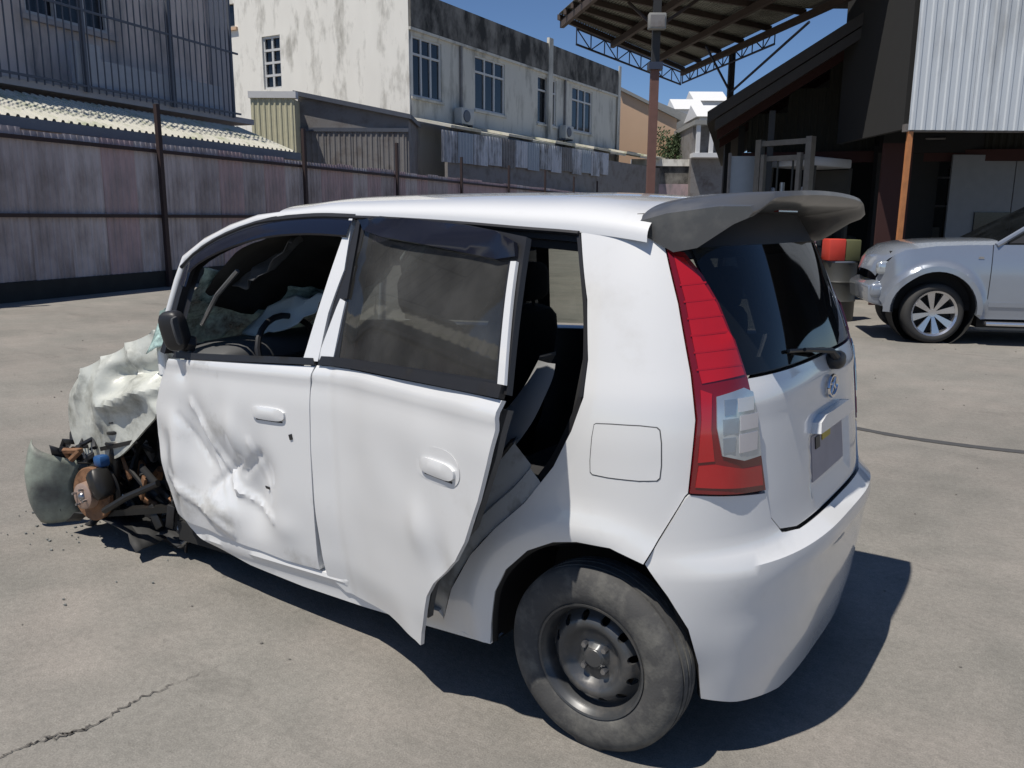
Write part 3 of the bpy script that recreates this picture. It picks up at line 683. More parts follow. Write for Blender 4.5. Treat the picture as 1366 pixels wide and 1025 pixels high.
crumple('bumper_remnant', 14, 14, lambda a, b: CI @ Vector((3.15-.15*a-.02*b, .84-.16*a*a+.06*math.sin(3*b)+.03*math.sin(3*a), .02+(.43-.12*a)*b)), M['greygreen'], .012, 5, 81)
crumple('bumper_core', 12, 10, lambda a, b: CI @ Vector((3.02-.10*a, .80-.45*a, .05+.38*b*(1-.3*a))), M['black'], .03, 7, 91)
for i in range(10):
    x = rnd.uniform(2.72, 3.12); y = rnd.uniform(.66, .84); z = rnd.uniform(.46, .58)
    p = [Vector((x, y, z))]
    for k in range(4): p.append(p[-1]+Vector((rnd.uniform(-.07,.05), rnd.uniform(-.05,.05), rnd.uniform(-.04,.05))))
    MB().tube(p, rnd.uniform(.006,.018), 6).obj('broken_bracket', M[rnd.choice(['black','grime','rust','black'])], car, True)

# wheels
def wheel(cy, sd, cx=-.105, cz=.302, squash=True):
    c = Vector((cx, cy, cz)); A = Vector((0, sd, 0)); mb = MB()
    prof = [(.178,.055),(.186,.070),(.200,.078),(.225,.084),(.255,.084),(.278,.076),(.291,.066),(.299,.055),(.300,.046),(.294,.045),(.294,.039),(.302,.038),(.303,.016),(.296,.015),(.296,.009),(.304,.008),(.304,-.008),(.296,-.009),(.296,-.015),(.303,-.016),(.302,-.038),(.294,-.039),(.294,-.045),(.300,-.046),(.291,-.066),(.278,-.076),(.225,-.084),(.186,-.07),(.178,-.055)]
    mb.lathe(prof, c, A, 96)
    for v_ in mb.v:
        if v_.z < .006: 
            v_.y += sd*.008*(1 if (v_.y-cy)*sd > 0 else -1); v_.z = .002
    tyre = W(mb).obj('tyre', M['tyre'], None, True, 35)
    return tyre, c, A
def full_wheel(cy, sd):
    root_name = 'rear_wheel'
    tyre, c, A = wheel(cy, sd)
    # rim disc with ventilation holes
    def disc_z(r):  # profile of a pressed steel wheel
        return crom(r, [(0,.030),(.035,.030),(.045,.014),(.075,.010),(.10,.034),(.115,.040),(.135,.030),(.150,.006),(.160,.0)])
    hl = []
    for i in range(12):
        a = 2*math.pi*(i+.5)/12; hc = (.138*math.cos(a), .138*math.sin(a)); hr = .0135
        hl.append([(hc[0]+hr*math.cos(t)*(1.25 if 0 else 1), hc[1]+hr*math.sin(t)) for t in [k*math.pi/5 for k in range(10)]])
    circ = [(.160*math.cos(t), .160*math.sin(t)) for t in [i*math.pi/30 for i in range(60)]]
    V, T, loops = cut(circ, hl, .012)
    P = lambda p, o=0: c+Vector((p[0], 0, p[1]))+A*(disc_z(math.hypot(*p))+.018-o)
    verts = [P(p) for p in V]; faces = list(T)
    for lp in loops[1:]:
        k = len(verts); n = len(lp); verts += [P(p) for p in lp]+[P(p, .012) for p in lp]
        faces += [(k+i, k+(i+1) % n, k+n+(i+1) % n, k+n+i) for i in range(n)]
    rimd = MB(); rimd.add(verts, faces)
    rimd.lathe([(.160,.018),(.163,.03),(.166,.052),(.172,.060),(.180,.074),(.187,.076),(.188,.070),(.182,.062),(.176,.05),(.174,.0),(.176,-.06),(.16,-.06),(.162,.0)], c, A, 64)
    rim = W(rimd).obj('rim', M['steel'], None, True, 40)
    root = bpy.data.objects.new(root_name, None); COL.objects.link(root); root.parent = car; root.location = CI @ (c-Vector((0,0,.0135))); root.scale = (.955,)*3
    inv = Matrix.Translation(-(CI @ c))
    bits = [tyre, rim]
    bits.append(W(MB().lathe([(0,.05),(.028,.05),(.034,.044),(.036,.022),(.03,.02)], c, A, 24)).obj('hub_cap', M['steel'], None, True, 40))
    for i in range(4):
        a = math.pi/4+i*math.pi/2; p = c+Vector((.05*math.cos(a), 0, .05*math.sin(a)))+A*.028
        bits.append(W(MB().lathe([(0,.022),(.009,.022),(.011,.016),(.011,0),(0,0)], p, A, 6)).obj('wheel_nut', M['lug'], None))
    bits.append(W(MB().lathe([(0,-.01),(.13,-.01),(.13,-.06),(0,-.06)], c, A, 32)).obj('brake_drum', M['grime'], None, True, 40))
    for b in bits:
        b.data.transform(inv); b.parent = root
    return root
full_wheel(.735, 1); full_wheel(-.70, -1)
W(MB().tube([(-.1,-.62,.30),(-.1,.62,.30)], .035, 8)).obj('rear_axle', M['grime'], car)
# ================================================================== YARD AND BACKGROUND
fh = Vector((math.cos(HD), math.sin(HD), 0)); rh_ = Vector((fh.y, -fh.x, 0)); O3 = Vector((CAM.x, CAM.y, 0))
A0 = math.atan2(rh_.y, rh_.x)
KB = 1.4; KZ = .935     # the shophouse group stands this much farther off than first measured
def far(o):
    X, D = o['_xd']; del o['_xd']; o.scale = (KB, KB, KB*KZ); o.location = yard(X*KB, D*KB, 1.58*(1-KB*KZ)); return o
def yard(X, D, Z=0): return O3+rh_*X+fh*D+Vector((0, 0, Z))
def place(name, label, cat, X, D, Z=0, rot=0, group=None):
    o = thing(name, label, cat, yard(X, D, Z), A0+rot, group)
    if name in ('white_shophouse', 'shophouse_awning', 'hanging_sheets', 'yellowed_shed', 'grey_lean_to'): o['_xd'] = (X, D); far(o)
    return o

def cmat(name, col, **k): M[name] = mat(name, col, **k); return M[name]
cmat('fence_grey', (.52,.47,.48), rough=.6, var=.25, vscale=1.2, dirt=(.22,.18,.17), dscale=1.6, dthr=.52, stretch=(1,1,.35))
cmat('fence_maroon', (.46,.34,.35), rough=.6, var=.25, vscale=1.2, dirt=(.24,.21,.21), dscale=1.6, dthr=.52, stretch=(1,1,.35))
cmat('fence_dark', (.42,.37,.38), rough=.6, var=.25, vscale=1.2, dirt=(.18,.15,.14), dscale=1.6, dthr=.52, stretch=(1,1,.35))
cmat('rusty_post', (.035,.020,.020), rough=.7, var=.3)
cmat('plinth', (.03,.03,.028), rough=.95, var=.4, vscale=4)
cmat('mossy', (.56,.54,.47), rough=.9, var=.15, vscale=3, dirt=(.30,.33,.20), dscale=2.2, dthr=.58, bump=.3)
cmat('gutter', (.14,.16,.20), rough=.5, var=.15)
cmat('grey_render', (.72,.63,.58), rough=.9, var=.12, vscale=1.1, dirt=(.30,.28,.27), dscale=1.3, dthr=.55, stretch=(1,1,.3))
cmat('pale_column', (.44,.42,.42), rough=.9, var=.12)
cmat('parapet_blue', (.42,.45,.50), rough=.8, var=.15)
cmat('bars', (.09,.10,.125), rough=.5, var=.2)
cmat('dark_pane', (.012,.014,.018), rough=.12, var=.3)
cmat('window_white', (.55,.55,.54), rough=.5, var=.08)
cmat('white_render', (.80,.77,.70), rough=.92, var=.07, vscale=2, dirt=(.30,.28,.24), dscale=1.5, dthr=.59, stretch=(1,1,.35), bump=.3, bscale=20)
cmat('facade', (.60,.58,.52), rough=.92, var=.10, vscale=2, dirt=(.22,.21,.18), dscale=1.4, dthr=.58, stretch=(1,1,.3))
cmat('stained', (.24,.225,.20), rough=.95, var=.3, vscale=1.5, dirt=(.035,.034,.032), dscale=1.2, dthr=.47, stretch=(1,1,.5))
cmat('yellowed', (.58,.55,.38), rough=.7, var=.15)
cmat('metal_grey', (.21,.20,.195), rough=.6, var=.2, vscale=2, dirt=(.12,.10,.09), dscale=2, dthr=.55)
cmat('sheet_blue', (.54,.55,.58), rough=.5, var=.25, vscale=1.4, dirt=(.12,.11,.10), dscale=2, dthr=.52, stretch=(1,1,.4))
cmat('ac_white', (.45,.45,.43), rough=.5, var=.1)
cmat('peach', (.62,.42,.28), rough=.9, var=.06, vscale=1)
cmat('roof_grey', (.25,.25,.24), rough=.8, var=.15)
cmat('white_far', (.66,.66,.66), rough=.8, var=.08)
cmat('leaf', (.055,.085,.035), rough=.8, var=.5, vscale=5)
cmat('bark', (.10,.075,.055), rough=.95)
cmat('canopy_sheet', (.24,.245,.21), rough=.6, var=.15, vscale=1.5, dirt=(.08,.075,.06), dscale=2, dthr=.58)
cmat('purlin', (.075,.055,.045), rough=.7)
cmat('steel_blue', (.03,.04,.07), rough=.5)
cmat('red_oxide', (.15,.075,.06), rough=.7, var=.25, vscale=8)
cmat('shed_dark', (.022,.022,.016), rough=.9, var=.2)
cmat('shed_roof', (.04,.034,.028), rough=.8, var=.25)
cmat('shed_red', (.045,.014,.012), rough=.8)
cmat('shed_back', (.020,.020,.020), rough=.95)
cmat('clad_white', (.60,.63,.65), rough=.45, var=.07, vscale=1.5, dirt=(.40,.41,.41), dscale=2, dthr=.58, stretch=(1,1,.25))
cmat('orange_post', (.50,.20,.075), rough=.7, var=.35, vscale=8)
cmat('door_grey', (.21,.22,.235), rough=.6, var=.12)
cmat('panel_blue', (.36,.40,.44), rough=.6, var=.1)
cmat('fork_mast', (.22,.205,.18), rough=.5, metal=.3, var=.3, vscale=8)
cmat('fork_white', (.60,.62,.66), rough=.4, var=.08)
cmat('fork_body', (.05,.05,.045), rough=.5, var=.2)
cmat('crate_red', (.55,.05,.03), rough=.5, var=.2)
cmat('olive', (.10,.10,.04), rough=.7)
cmat('silver', (.30,.33,.38), rough=.25, metal=.45, coat=1, var=.03)
cmat('alloy', (.62,.62,.64), rough=.25, metal=.9, var=.08)
cmat('dark_tyre', (.035,.034,.033), rough=.8, var=.2)
cmat('mast_dark', (.025,.025,.025), rough=.6)

# ---------------------------------------------------------------- ground
def ground_mat():
    m = bpy.data.materials.new('worn_yard_concrete'); m.use_nodes = True
    n = m.node_tree.nodes; l = m.node_tree.links; p = n['Principled BSDF']; p.inputs['Roughness'].default_value = .93; p.inputs['Specular IOR Level'].default_value = .25
    tc = n.new('ShaderNodeTexCoord')
    def nz(sc, det, lo, hi, a, b, ro=.6, st=None):
        t = n.new('ShaderNodeTexNoise'); t.inputs['Scale'].default_value = sc; t.inputs['Detail'].default_value = det; t.inputs['Roughness'].default_value = ro
        if st:
            mp = n.new('ShaderNodeMapping'); mp.inputs['Scale'].default_value = st; mp.inputs['Rotation'].default_value = (0, 0, A0); l.new(tc.outputs['Object'], mp.inputs[0]); l.new(mp.outputs[0], t.inputs['Vector'])
        else: l.new(tc.outputs['Object'], t.inputs['Vector'])
        r = n.new('ShaderNodeMapRange'); r.inputs[1].default_value = lo; r.inputs[2].default_value = hi; r.inputs[3].default_value = a; r.inputs[4].default_value = b
        l.new(t.outputs[0], r.inputs[0]); return r.outputs[0], t.outputs[0]
    def mul(a, b):
        q = n.new('ShaderNodeMath'); q.operation = 'MULTIPLY'; l.new(a, q.inputs[0]); l.new(b, q.inputs[1]); return q.outputs[0]
    a, _ = nz(.55, 8, .3, .7, .80, 1.15)
    b, _ = nz(4.5, 8, .35, .7, .93, 1.07)
    c, cr = nz(160, 4, .3, .72, .74, 1.26, .7)
    d, dr = nz(38, 6, .3, .72, .86, 1.12)
    e, _ = nz(1.6, 9, .57, .70, 1.0, .76, .7, (.35, 1.4, 1))
    f, _ = nz(9, 6, .66, .74, 1.0, .72, .6)
    v = mul(mul(mul(a, b), mul(c, d)), mul(e, f))
    hue, _ = nz(1.1, 5, .4, .65, 0, 1)
    mx = n.new('ShaderNodeMix'); mx.data_type = 'RGBA'; mx.inputs[6].default_value = (.236, .225, .203, 1); mx.inputs[7].default_value = (.246, .226, .203, 1); l.new(hue, mx.inputs[0])
    vm = n.new('ShaderNodeVectorMath'); vm.operation = 'SCALE'; l.new(mx.outputs[2], vm.inputs[0]); l.new(v, vm.inputs['Scale'])
    l.new(vm.outputs[0], p.inputs['Base Color'])
    ad = n.new('ShaderNodeMath'); ad.operation = 'ADD'; l.new(cr, ad.inputs[0]); l.new(dr, ad.inputs[1])
    bp = n.new('ShaderNodeBump'); bp.inputs['Strength'].default_value = .5; bp.inputs['Distance'].default_value = .006; l.new(ad.outputs[0], bp.inputs['Height']); l.new(bp.outputs[0], p.inputs['Normal'])
    return m
g = MB()
gx = [-1500, -300, -60, -20]+[-16+i for i in range(33)]+[20, 60, 300, 1500]
for x in gx:
    for y in gx: g.v.append(Vector((x, y, 0)))
k = len(gx)
for i in range(k-1):
    for j in range(k-1): g.f.append((i*k+j, (i+1)*k+j, (i+1)*k+j+1, i*k+j+1))
ground = g.obj('ground', ground_mat()); tag(ground, kind='structure')
cmat('dark_strip', (.055,.055,.057), rough=.8, var=.3)
cmat('crack_fill', (.09,.083,.075), rough=.95, var=.3)
def crackline(pts, wd, name, seed):
    rr = random.Random(seed); v, f = [], []; P2 = []
    for i in range(len(pts)-1):
        for j in range(14):
            t = j/14; P2.append((pts[i][0]*(1-t)+pts[i+1][0]*t+rr.uniform(-.010, .010), pts[i][1]*(1-t)+pts[i+1][1]*t+rr.uniform(-.010, .010)))
    for i, (x, y) in enumerate(P2):
        a = P2[max(i-1, 0)]; b = P2[min(i+1, len(P2)-1)]; d = Vector((b[0]-a[0], b[1]-a[1], 0)).normalized(); nn = Vector((-d.y, d.x, 0))
        ww = wd*rr.uniform(.1, 1)*math.sin(math.pi*min(1, max(.03, i/(len(P2)-1)))); c = Vector((x, y, .004)); v += [c-nn*ww, c+nn*ww]
    for i in range(len(P2)-1): f.append((2*i, 2*i+2, 2*i+3, 2*i+1))
    return link(name, v, f, M['crack_fill'], ground)

def pebbles():
    r2 = random.Random(12); mb = MB()
    for i in range(520):
        X = r2.uniform(-6, 9); D = 1.2+r2.random()**1.5*12; p = yard(X, D); sz = r2.uniform(.002, .0075)*(1+D*.06)
        mb.blob((p.x, p.y, sz*.5), (sz, sz*r2.uniform(.6,1), sz*.6), .8, 5)
    o = mb.obj('grit', M['grit'], None); tag(o, 'loose grit and small stones scattered over the concrete', 'grit', kind='stuff')
cmat('grit', (.16,.15,.135), rough=.95, var=.4)
pebbles()
def shards():
    r2 = random.Random(21); mb = MB()
    for i in range(70):
        x = r2.gauss(2.75, .45); y = r2.gauss(.75, .35); a = r2.uniform(0, 3); sz = r2.uniform(.003, .011)
        q = [Vector((x+sz*math.cos(a+t)*r2.uniform(.5,1), y+sz*math.sin(a+t)*r2.uniform(.5,1), .003)) for t in (0, 1.7, 3.4, 4.9)]
        mb.add(q+[p+Vector((0,0,.005)) for p in q], [(3,2,1,0),(4,5,6,7),(0,1,5,4),(1,2,6,5),(2,3,7,6),(3,0,4,7)])
    o = mb.obj('broken_fragments', M['fragment'], None); tag(o, 'scattered dark and pale broken fragments on the ground round the crushed front', 'debris', kind='stuff')
cmat('fragment', (.22,.23,.22), rough=.3, var=.8, vscale=3)
shards()
# narrow dark strip along the ground
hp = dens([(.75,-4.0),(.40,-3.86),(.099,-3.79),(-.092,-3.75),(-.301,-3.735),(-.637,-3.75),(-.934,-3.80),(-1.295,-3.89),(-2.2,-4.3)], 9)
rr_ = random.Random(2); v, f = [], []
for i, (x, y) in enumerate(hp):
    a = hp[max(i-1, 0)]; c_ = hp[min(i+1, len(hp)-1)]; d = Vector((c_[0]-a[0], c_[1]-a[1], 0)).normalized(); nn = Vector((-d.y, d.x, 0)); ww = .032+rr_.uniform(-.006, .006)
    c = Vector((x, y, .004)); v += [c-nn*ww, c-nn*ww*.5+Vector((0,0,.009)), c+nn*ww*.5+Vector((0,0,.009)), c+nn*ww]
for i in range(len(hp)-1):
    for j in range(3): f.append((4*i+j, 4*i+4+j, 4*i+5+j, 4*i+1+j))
link('ground_strip', v, f, M['dark_strip'], ground, True)
crackline([(1.31,1.98),(1.285,1.86),(1.278,1.734),(1.215,1.634),(1.243,1.461),(1.223,1.337),(1.19,1.10)], .0055, 'crack', 4)
crackline([(1.30,1.80),(1.24,1.70),(1.22,1.60)], .009, 'crack', 6)
crackline([(-1.5,-1.2),(-1.1,-2.0),(-1.2,-2.9)], .006, 'crack', 8)

# ---------------------------------------------------------------- corrugated sheets
def corr(mb, x0, x1, z0, z1, y=0, pitch=.15, amp=.022, f=None, nz=1):
    """ribbed sheet along x, standing; f maps (x, y, z) to a point"""
    f = f or (lambda x, y, z: Vector((x, y, z)))
    n = max(1, round((x1-x0)/pitch)); xs = []
    for i in range(n):
        a = x0+(x1-x0)*i/n; w_ = (x1-x0)/n
        xs += [(a, 0), (a+w_*.18, 0), (a+w_*.30, -amp), (a+w_*.55, -amp), (a+w_*.67, 0)]
    xs.append((x1, 0)); k = len(mb.v)
    for x, dy in xs:
        for j in range(nz+1): mb.v.append(f(x, y+dy, z0+(z1-z0)*j/nz))
    for i in range(len(xs)-1):
        for j in range(nz): mb.f.append((k+i*(nz+1)+j, k+(i+1)*(nz+1)+j, k+(i+1)*(nz+1)+j+1, k+i*(nz+1)+j+1))
    return mb
def solid(o, t=.004):
    md = o.modifiers.new('thickness', 'SOLIDIFY'); md.thickness = t; return o
def wallplate(name, poly, m, parent, fn, sgn, th, holes=()):
    return panel(name, poly, fn, m, parent, sgn=sgn, rim=th, grid=1.5, gap=0, holes=holes)
flatx = lambda s, z: Vector((s, 0, z)); flaty = lambda s, z: Vector((0, s, z))

# fence
FR = math.atan2(.94, .341)
fence = place('boundary_fence', 'long dark corrugated metal fence with tall rusty posts along the far side of the yard', 'fence', -9.306, 14.957, 0, FR)
rr = random.Random(3); s0 = -10.0
protos = []
for mn in ('fence_grey', 'fence_maroon', 'fence_dark'):
    me = corr(MB(), 0, .895, .34, 3.13, 0, .149, .024).obj('fence_sheet', M[mn], fence); protos.append(me)
i = 0
while s0 < 54:
    mn = rr.choices([0, 1, 2], [5, 1.2, 2] if s0 < 9 else [1.5, 5, 1.5])[0]
    if i < 3: o = protos[i]
    else:
        o = protos[mn].copy(); COL.objects.link(o); o.parent = fence
    o.location = (s0, rr.uniform(-.004, .004), rr.uniform(-.03, .03)); s0 += .9; i += 1
for z in (1.57, 2.97):
    MB().box((-10, -.10, z-.035), (54, -.03, z+.035)).obj('fence_rail', M['rusty_post'], fence)
for i in range(12):
    s = -7.0+5.55*i
    MB().box((s-.055, -.19, 0), (s+.055, -.105, 4.0+.06*math.sin(i*2))).obj('fence_post', M['rusty_post'], fence)
MB().box((-10, -.06, 0), (54, .14, .36)).obj('fence_plinth', M['plinth'], fence)

# mossy lean-to roof behind the fence
lt = place('mossy_awning', 'pale corrugated awning roof stained green with moss behind the left of the fence', 'awning', -9.306, 14.957, 0, FR)
def slope(x, y, z):   # z runs up the slope 0..1 ; y is rib height
    return Vector((x, .35+1.9*z, 3.38+.72*z-y))
x = -10
while x < 10.0:
    solid(corr(MB(), x, x+.99, 0, 1, 0, .20, .045, slope, 2).obj('roof_sheet', M['mossy'], lt), .006); x += 1.0
MB().box((-10, .20, 3.16), (10, .32, 3.36)).obj('gutter', M['gutter'], lt)
MB().box((-10, .34, 0), (10, .5, 3.2)).obj('rear_wall', M['grey_render'], lt)
for x in range(-10, 11, 4): MB().box((x-.05, .5, 3.1), (x+.05, 2.2, 3.3)).obj('rafter', M['bars'], lt)

# left grey building
gb = place('grey_building', 'shaded grey rendered building with dark window and tall barred balcony at upper left', 'building', -8.6, 26, 0, FR)
wins = [[(-6.75,6.0),(-4.35,6.0),(-4.35,8.5),(-6.75,8.5)]]
wallplate('wall', [(-19,0),(0,0),(0,11),(-19,11)], M['grey_render'], gb, flatx, -1, .25, wins)
MB().box((-19, .5, 0), (-.02, 8, 10.9)).obj('building_core', M['shed_back'], gb)
MB().box((-.75, -.10, 0), (.1, -.003, 11)).obj('corner_column', M['pale_column'], gb)
wf = MB()
for a in (-6.75, -5.95, -5.1, -4.43): wf.box((a, .06, 6.0), (a+.08, .14, 8.5))
for z in (6.0, 7.1, 8.42): wf.box((-6.75, .055, z), (-4.35, .145, z+.08))
w1 = wf.obj('window', M['window_white'], gb); MB().box((-6.75, .15, 6), (-4.35, .17, 8.5)).obj('pane', M['dark_pane'], w1)
MB().box((-6.9, -.10, 5.86), (-4.2, .02, 5.98)).obj('window_sill', M['pale_column'], gb)
MB().box((-19, -.9, 4.25), (.0, -.003, 4.4)).obj('balcony_slab', M['pale_column'], gb)
MB().box((-6.3, -.88, 4.4), (-5.6, -.70, 5.45)).obj('balcony_pier', M['parapet_blue'], gb)
MB().box((-5.6, -.84, 4.4), (-1.3, -.74, 5.15)).obj('balcony_parapet', M['parapet_blue'], gb)
bb = MB(); x = -18
while x < -.8: bb.box((x-.012, -.99, 4.35), (x+.012, -.965, 9.2)); x += .21
bo = bb.obj('balcony_bars', M['bars'], gb); bo['kind'] = 'stuff'
for x in (-16, -12.4, -8.8, -6.15, -3.4, -1.0): MB().box((x-.035, -1.01, 4.35), (x+.035, -.94, 9.3)).obj('balcony_post', M['bars'], gb)
for z in (4.45, 6.1, 7.7): MB().box((-18, -1.0, z), (-.7, -.955, z+.05)).obj('balcony_rail', M['bars'], gb)

# yellowed end piece
ye = place('yellowed_shed', 'small pale yellow corrugated shed end with white cap between grey and white buildings', 'shed', -7.8, 25.6)
solid(corr(MB(), 0, 1.30, 0, 5.25, 0, .16, .02).obj('front_sheet', M['yellowed'], ye))
MB().box((-.05, -.06, 5.25), (1.36, .25, 5.45)).obj('cap', M['white_far'], ye)
MB().box((0, .05, 0), (1.3, 1.6, 5.22)).obj('shed_body', M['yellowed'], ye)

# grey lean-to wall in front of white building
gl_ = place('grey_lean_to', 'dull grey sloping-topped metal lean-to below the sunlit white wall', 'lean-to', -6.55, 26.2)
MB().prism([(0,0),(3.35,0),(3.35,4.72),(0,5.40)], 'y', 0, 2.5).obj('wall', M['metal_grey'], gl_)
MB().prism([(-.1,5.42),(3.45,4.70),(3.45,4.84),(-.1,5.56)], 'y', -.15, 2.6).obj('roof_edge', M['bars'], gl_)
x = .02
while x < 3.2:
    corr(MB(), x, x+.80, 0, 4.35, -.03, .16, .02).obj('wall_sheet', M['metal_grey'], gl_); x += .82
MB().box((0, -.07, 4.30), (3.35, -.003, 4.42)).obj('sheet_rail', M['bars'], gl_)

# white shophouse
TR = math.atan2(.867, .498)
wb = place('white_shophouse', 'stained white two-storey shophouse with four upper windows and blackened parapet', 'building', -3.6, 30, 0, TR)
wsp = [(.12,1.95,3),(4.2,6.5,3),(9.35,11.15,2),(12.8,15.1,3)]
Z0, Z1 = 6.0, 8.15
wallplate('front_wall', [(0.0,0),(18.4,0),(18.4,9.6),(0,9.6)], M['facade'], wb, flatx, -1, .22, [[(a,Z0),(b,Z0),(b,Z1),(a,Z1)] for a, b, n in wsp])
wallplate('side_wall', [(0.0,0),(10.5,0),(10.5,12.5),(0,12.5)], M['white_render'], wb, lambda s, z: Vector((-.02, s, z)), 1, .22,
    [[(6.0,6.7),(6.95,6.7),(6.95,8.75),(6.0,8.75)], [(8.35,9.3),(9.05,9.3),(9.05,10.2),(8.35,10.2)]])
MB().box((.5, .5, 0), (18.3, 10, 9.2)).obj('building_core', M['shed_back'], wb)
MB().box((.0, .0, 9.2), (18.4, 10, 9.35)).obj('roof_slab', M['roof_grey'], wb)
def blotch(a, b):
    p = MB(); p.box((a, -.09, 8.42), (b, -.005, 9.68)); return p
blotch(.0, 10.15).obj('parapet', M['stained'], wb); blotch(10.55, 18.4).obj('parapet', M['stained'], wb)
MB().box((10.15, -.13, 0), (10.55, -.005, 9.95)).obj('party_pier', M['facade'], wb)
MB().box((18.1, -.13, 0), (18.4, -.092, 9.95)).obj('party_pier', M['facade'], wb)
MB().box((-.03, -.10, 8.30), (10.15, -.005, 8.40)).obj('ledge', M['facade'], wb); MB().box((10.55, -.10, 8.30), (18.4, -.005, 8.40)).obj('ledge', M['facade'], wb)
for a, b, n in wsp:
    wf = MB()
    for i in range(n+1):
        xx = a+(b-a-.09)*i/n; wf.box((xx, .05, Z0), (xx+.09, .13, Z1))
    for z in (Z0, Z0+1.48, Z1-.07): wf.box((a, .045, z), (b, .135, z+.08))
    w1 = wf.obj('window', M['window_white'], wb)
    for i in range(n):
        for z0, z1 in ((Z0+.08, Z0+1.48), (Z0+1.56, Z1-.07)):
            MB().box((a+(b-a)*i/n+.08, .10, z0), (a+(b-a)*(i+1)/n, .12, z1)).obj('pane', M['dark_pane'], w1)
    MB().box((a-.08, -.08, Z0-.10), (b+.08, -.003, Z0-.01)).obj('window_sill', M['facade'], wb)
wf = MB()
for i in range(3): wf.box((.05, 6.0+.43*i, 6.7), (.11, 6.09+.43*i, 8.75))
for i in range(5): wf.box((.045, 6.0, 6.7+.49*i), (.115, 6.95, 6.79+.49*i))
w1 = wf.obj('side_window', M['window_white'], wb); MB().box((.12, 6, 6.7), (.14, 6.95, 8.75)).obj('pane', M['dark_pane'], w1)
MB().box((.10, 8.35, 9.3), (.14, 9.05, 10.2)).obj('small_window', M['dark_pane'], wb)
MB().box((-.12, 8.2, 9.15), (-.02, 9.2, 9.27)).obj('window_sill', M['peach'], wb)
for x in (3.1, 11.9): MB().box((x, -.10, 4.9), (x+.09, -.02, 8.3)).obj('drain_pipe', M['metal_grey'], wb)
def acunit(x, z, lab):
    a = thing('air_conditioner', lab, 'air conditioner', wb.matrix_world @ Vector((x, -.45, z)), A0+TR, 'air conditioners on the shophouse wall')
    MB().box((-.42, 0, 0), (.42, .34, .62)).obj('casing', M['ac_white'], a, bevel=.02)
    MB().lathe([(0,.03),(.22,.03),(.24,0),(.20,0)], (-.08, -.005, .31), Vector((0, -1, 0)), 20).obj('fan_grille', M['bars'], a)
    MB().box((-.40, .02, -.08), (-.34, .42, -.01)).obj('bracket', M['bars'], a); MB().box((.34, .02, -.08), (.40, .42, -.01)).obj('bracket', M['bars'], a); a.scale = (KB, KB, KB*KZ)
bpy.context.view_layer.update()
acunit(3.0, 5.25, 'nearer dirty air conditioner below and right of the first shophouse window')
acunit(11.7, 5.45, 'farther air conditioner below the third shophouse window beside the pier')
cn = place('shophouse_awning', 'long pale weathered awning along the foot of the white shophouse wall', 'awning', -3.6, 30, 0, TR)
x = .0
while x < 30:
    solid(MB().add([Vector((x, -1.7, 4.78+.012*x)), Vector((x+1.93, -1.7, 4.78+.012*x)), Vector((x+1.93, -.14, 5.12+.012*x)), Vector((x, -.14, 5.12+.012*x))], [(0,1,2,3)]).obj('awning_panel', M['mossy'], cn), .10); x += 1.95
MB().box((-.1, -1.62, 0), (30, -1.5, 4.5)).obj('awning_wall', M['metal_grey'], cn)
hs = place('hanging_sheets', 'row of bluish grey corrugated sheets fixed under the long awning', 'metal sheets', -3.6, 30, 0, TR)
x = -.6; i = 0
while x < 13.3:
    m_ = ['sheet_blue', 'panel_blue', 'sheet_blue', 'sheet_blue', 'metal_grey'][i % 5]
    solid(corr(MB(), x, x+.97, 3.55+.05*math.sin(i*3)+.012*x, 4.66+.012*x, -1.72, .19, .03).obj('sheet', M[m_], hs)); x += 1.0; i += 1

# far things beyond the yard
pb = place('peach_building', 'plain peach coloured building with sloping top left of the canopy pole', 'building', 8.9, 72)
pb.scale = (1.44, 1.44, 1.3)
MB().prism([(0,0),(3.3,0),(3.3,7.5),(0,9.2)], 'y', 0, 8).obj('walls', M['peach'], pb)
MB().prism([(-.1,9.25),(3.5,7.4),(3.5,7.6),(-.1,9.45)], 'y', -.2, 8.2).obj('roof', M['roof_grey'], pb)
gh_ = place('far_house', 'far house under a grey sloping roof behind the tree right of the peach building', 'house', 13.6, 82)
gh_.scale = (1.3, 1.3, 1.24)
MB().box((0,0,0),(3.3,8,8.0)).obj('walls', M['facade'], gh_)
MB().prism([(-.3,8.0),(-.3,10.1),(3.6,8.5),(3.6,8.0)], 'y', -.4, 8.4).obj('roof', M['roof_grey'], gh_)
for j, (X, D, wd, h) in enumerate(((15.9,84,2.4,12.0),(19.0,90,3.0,13.6),(16.4,76,2.0,10.4))):
    lb = ['small bright white far building left of the roof gap between canopy and shed', 'tallest bright white far building beside the shed roof', 'bright white far building low in the gap below the canopy truss'][j]
    fb = place('distant_building', lb, 'building', X, D)
    MB().box((0,0,0),(wd,5,h)).obj('walls', M['white_far'], fb)
    MB().prism([(-.4,h),(5.4,h),(2.5,h+1.3)], 'x', -.3, wd+.3).obj('roof', M['white_far'], fb)
    for a in range(2): MB().box((.4+a*1.1,-.03,h-1.7),(.9+a*1.1,-.003,h-.8)).obj('window', M['dark_pane'], fb)
tb_ = place('tan_building', 'low dark building with pale verandah columns beside the shed eave', 'building', 13.6, 64)
tb_.scale = (1.42, 1.42, 1.3)
MB().box((0,.8,0),(2.4,6,6.5)).obj('walls', M['metal_grey'], tb_)
MB().box((-.1,-.1,6.5),(2.6,6.1,6.75)).obj('roof', M['roof_grey'], tb_)
MB().box((-.1,-.05,4.7),(2.6,.8,4.95)).obj('verandah_slab', M['white_far'], tb_)
for a in (.05, .75, 1.45, 2.15): MB().box((a,0,4.95),(a+.2,.2,6.5)).obj('column', M['white_far'], tb_)
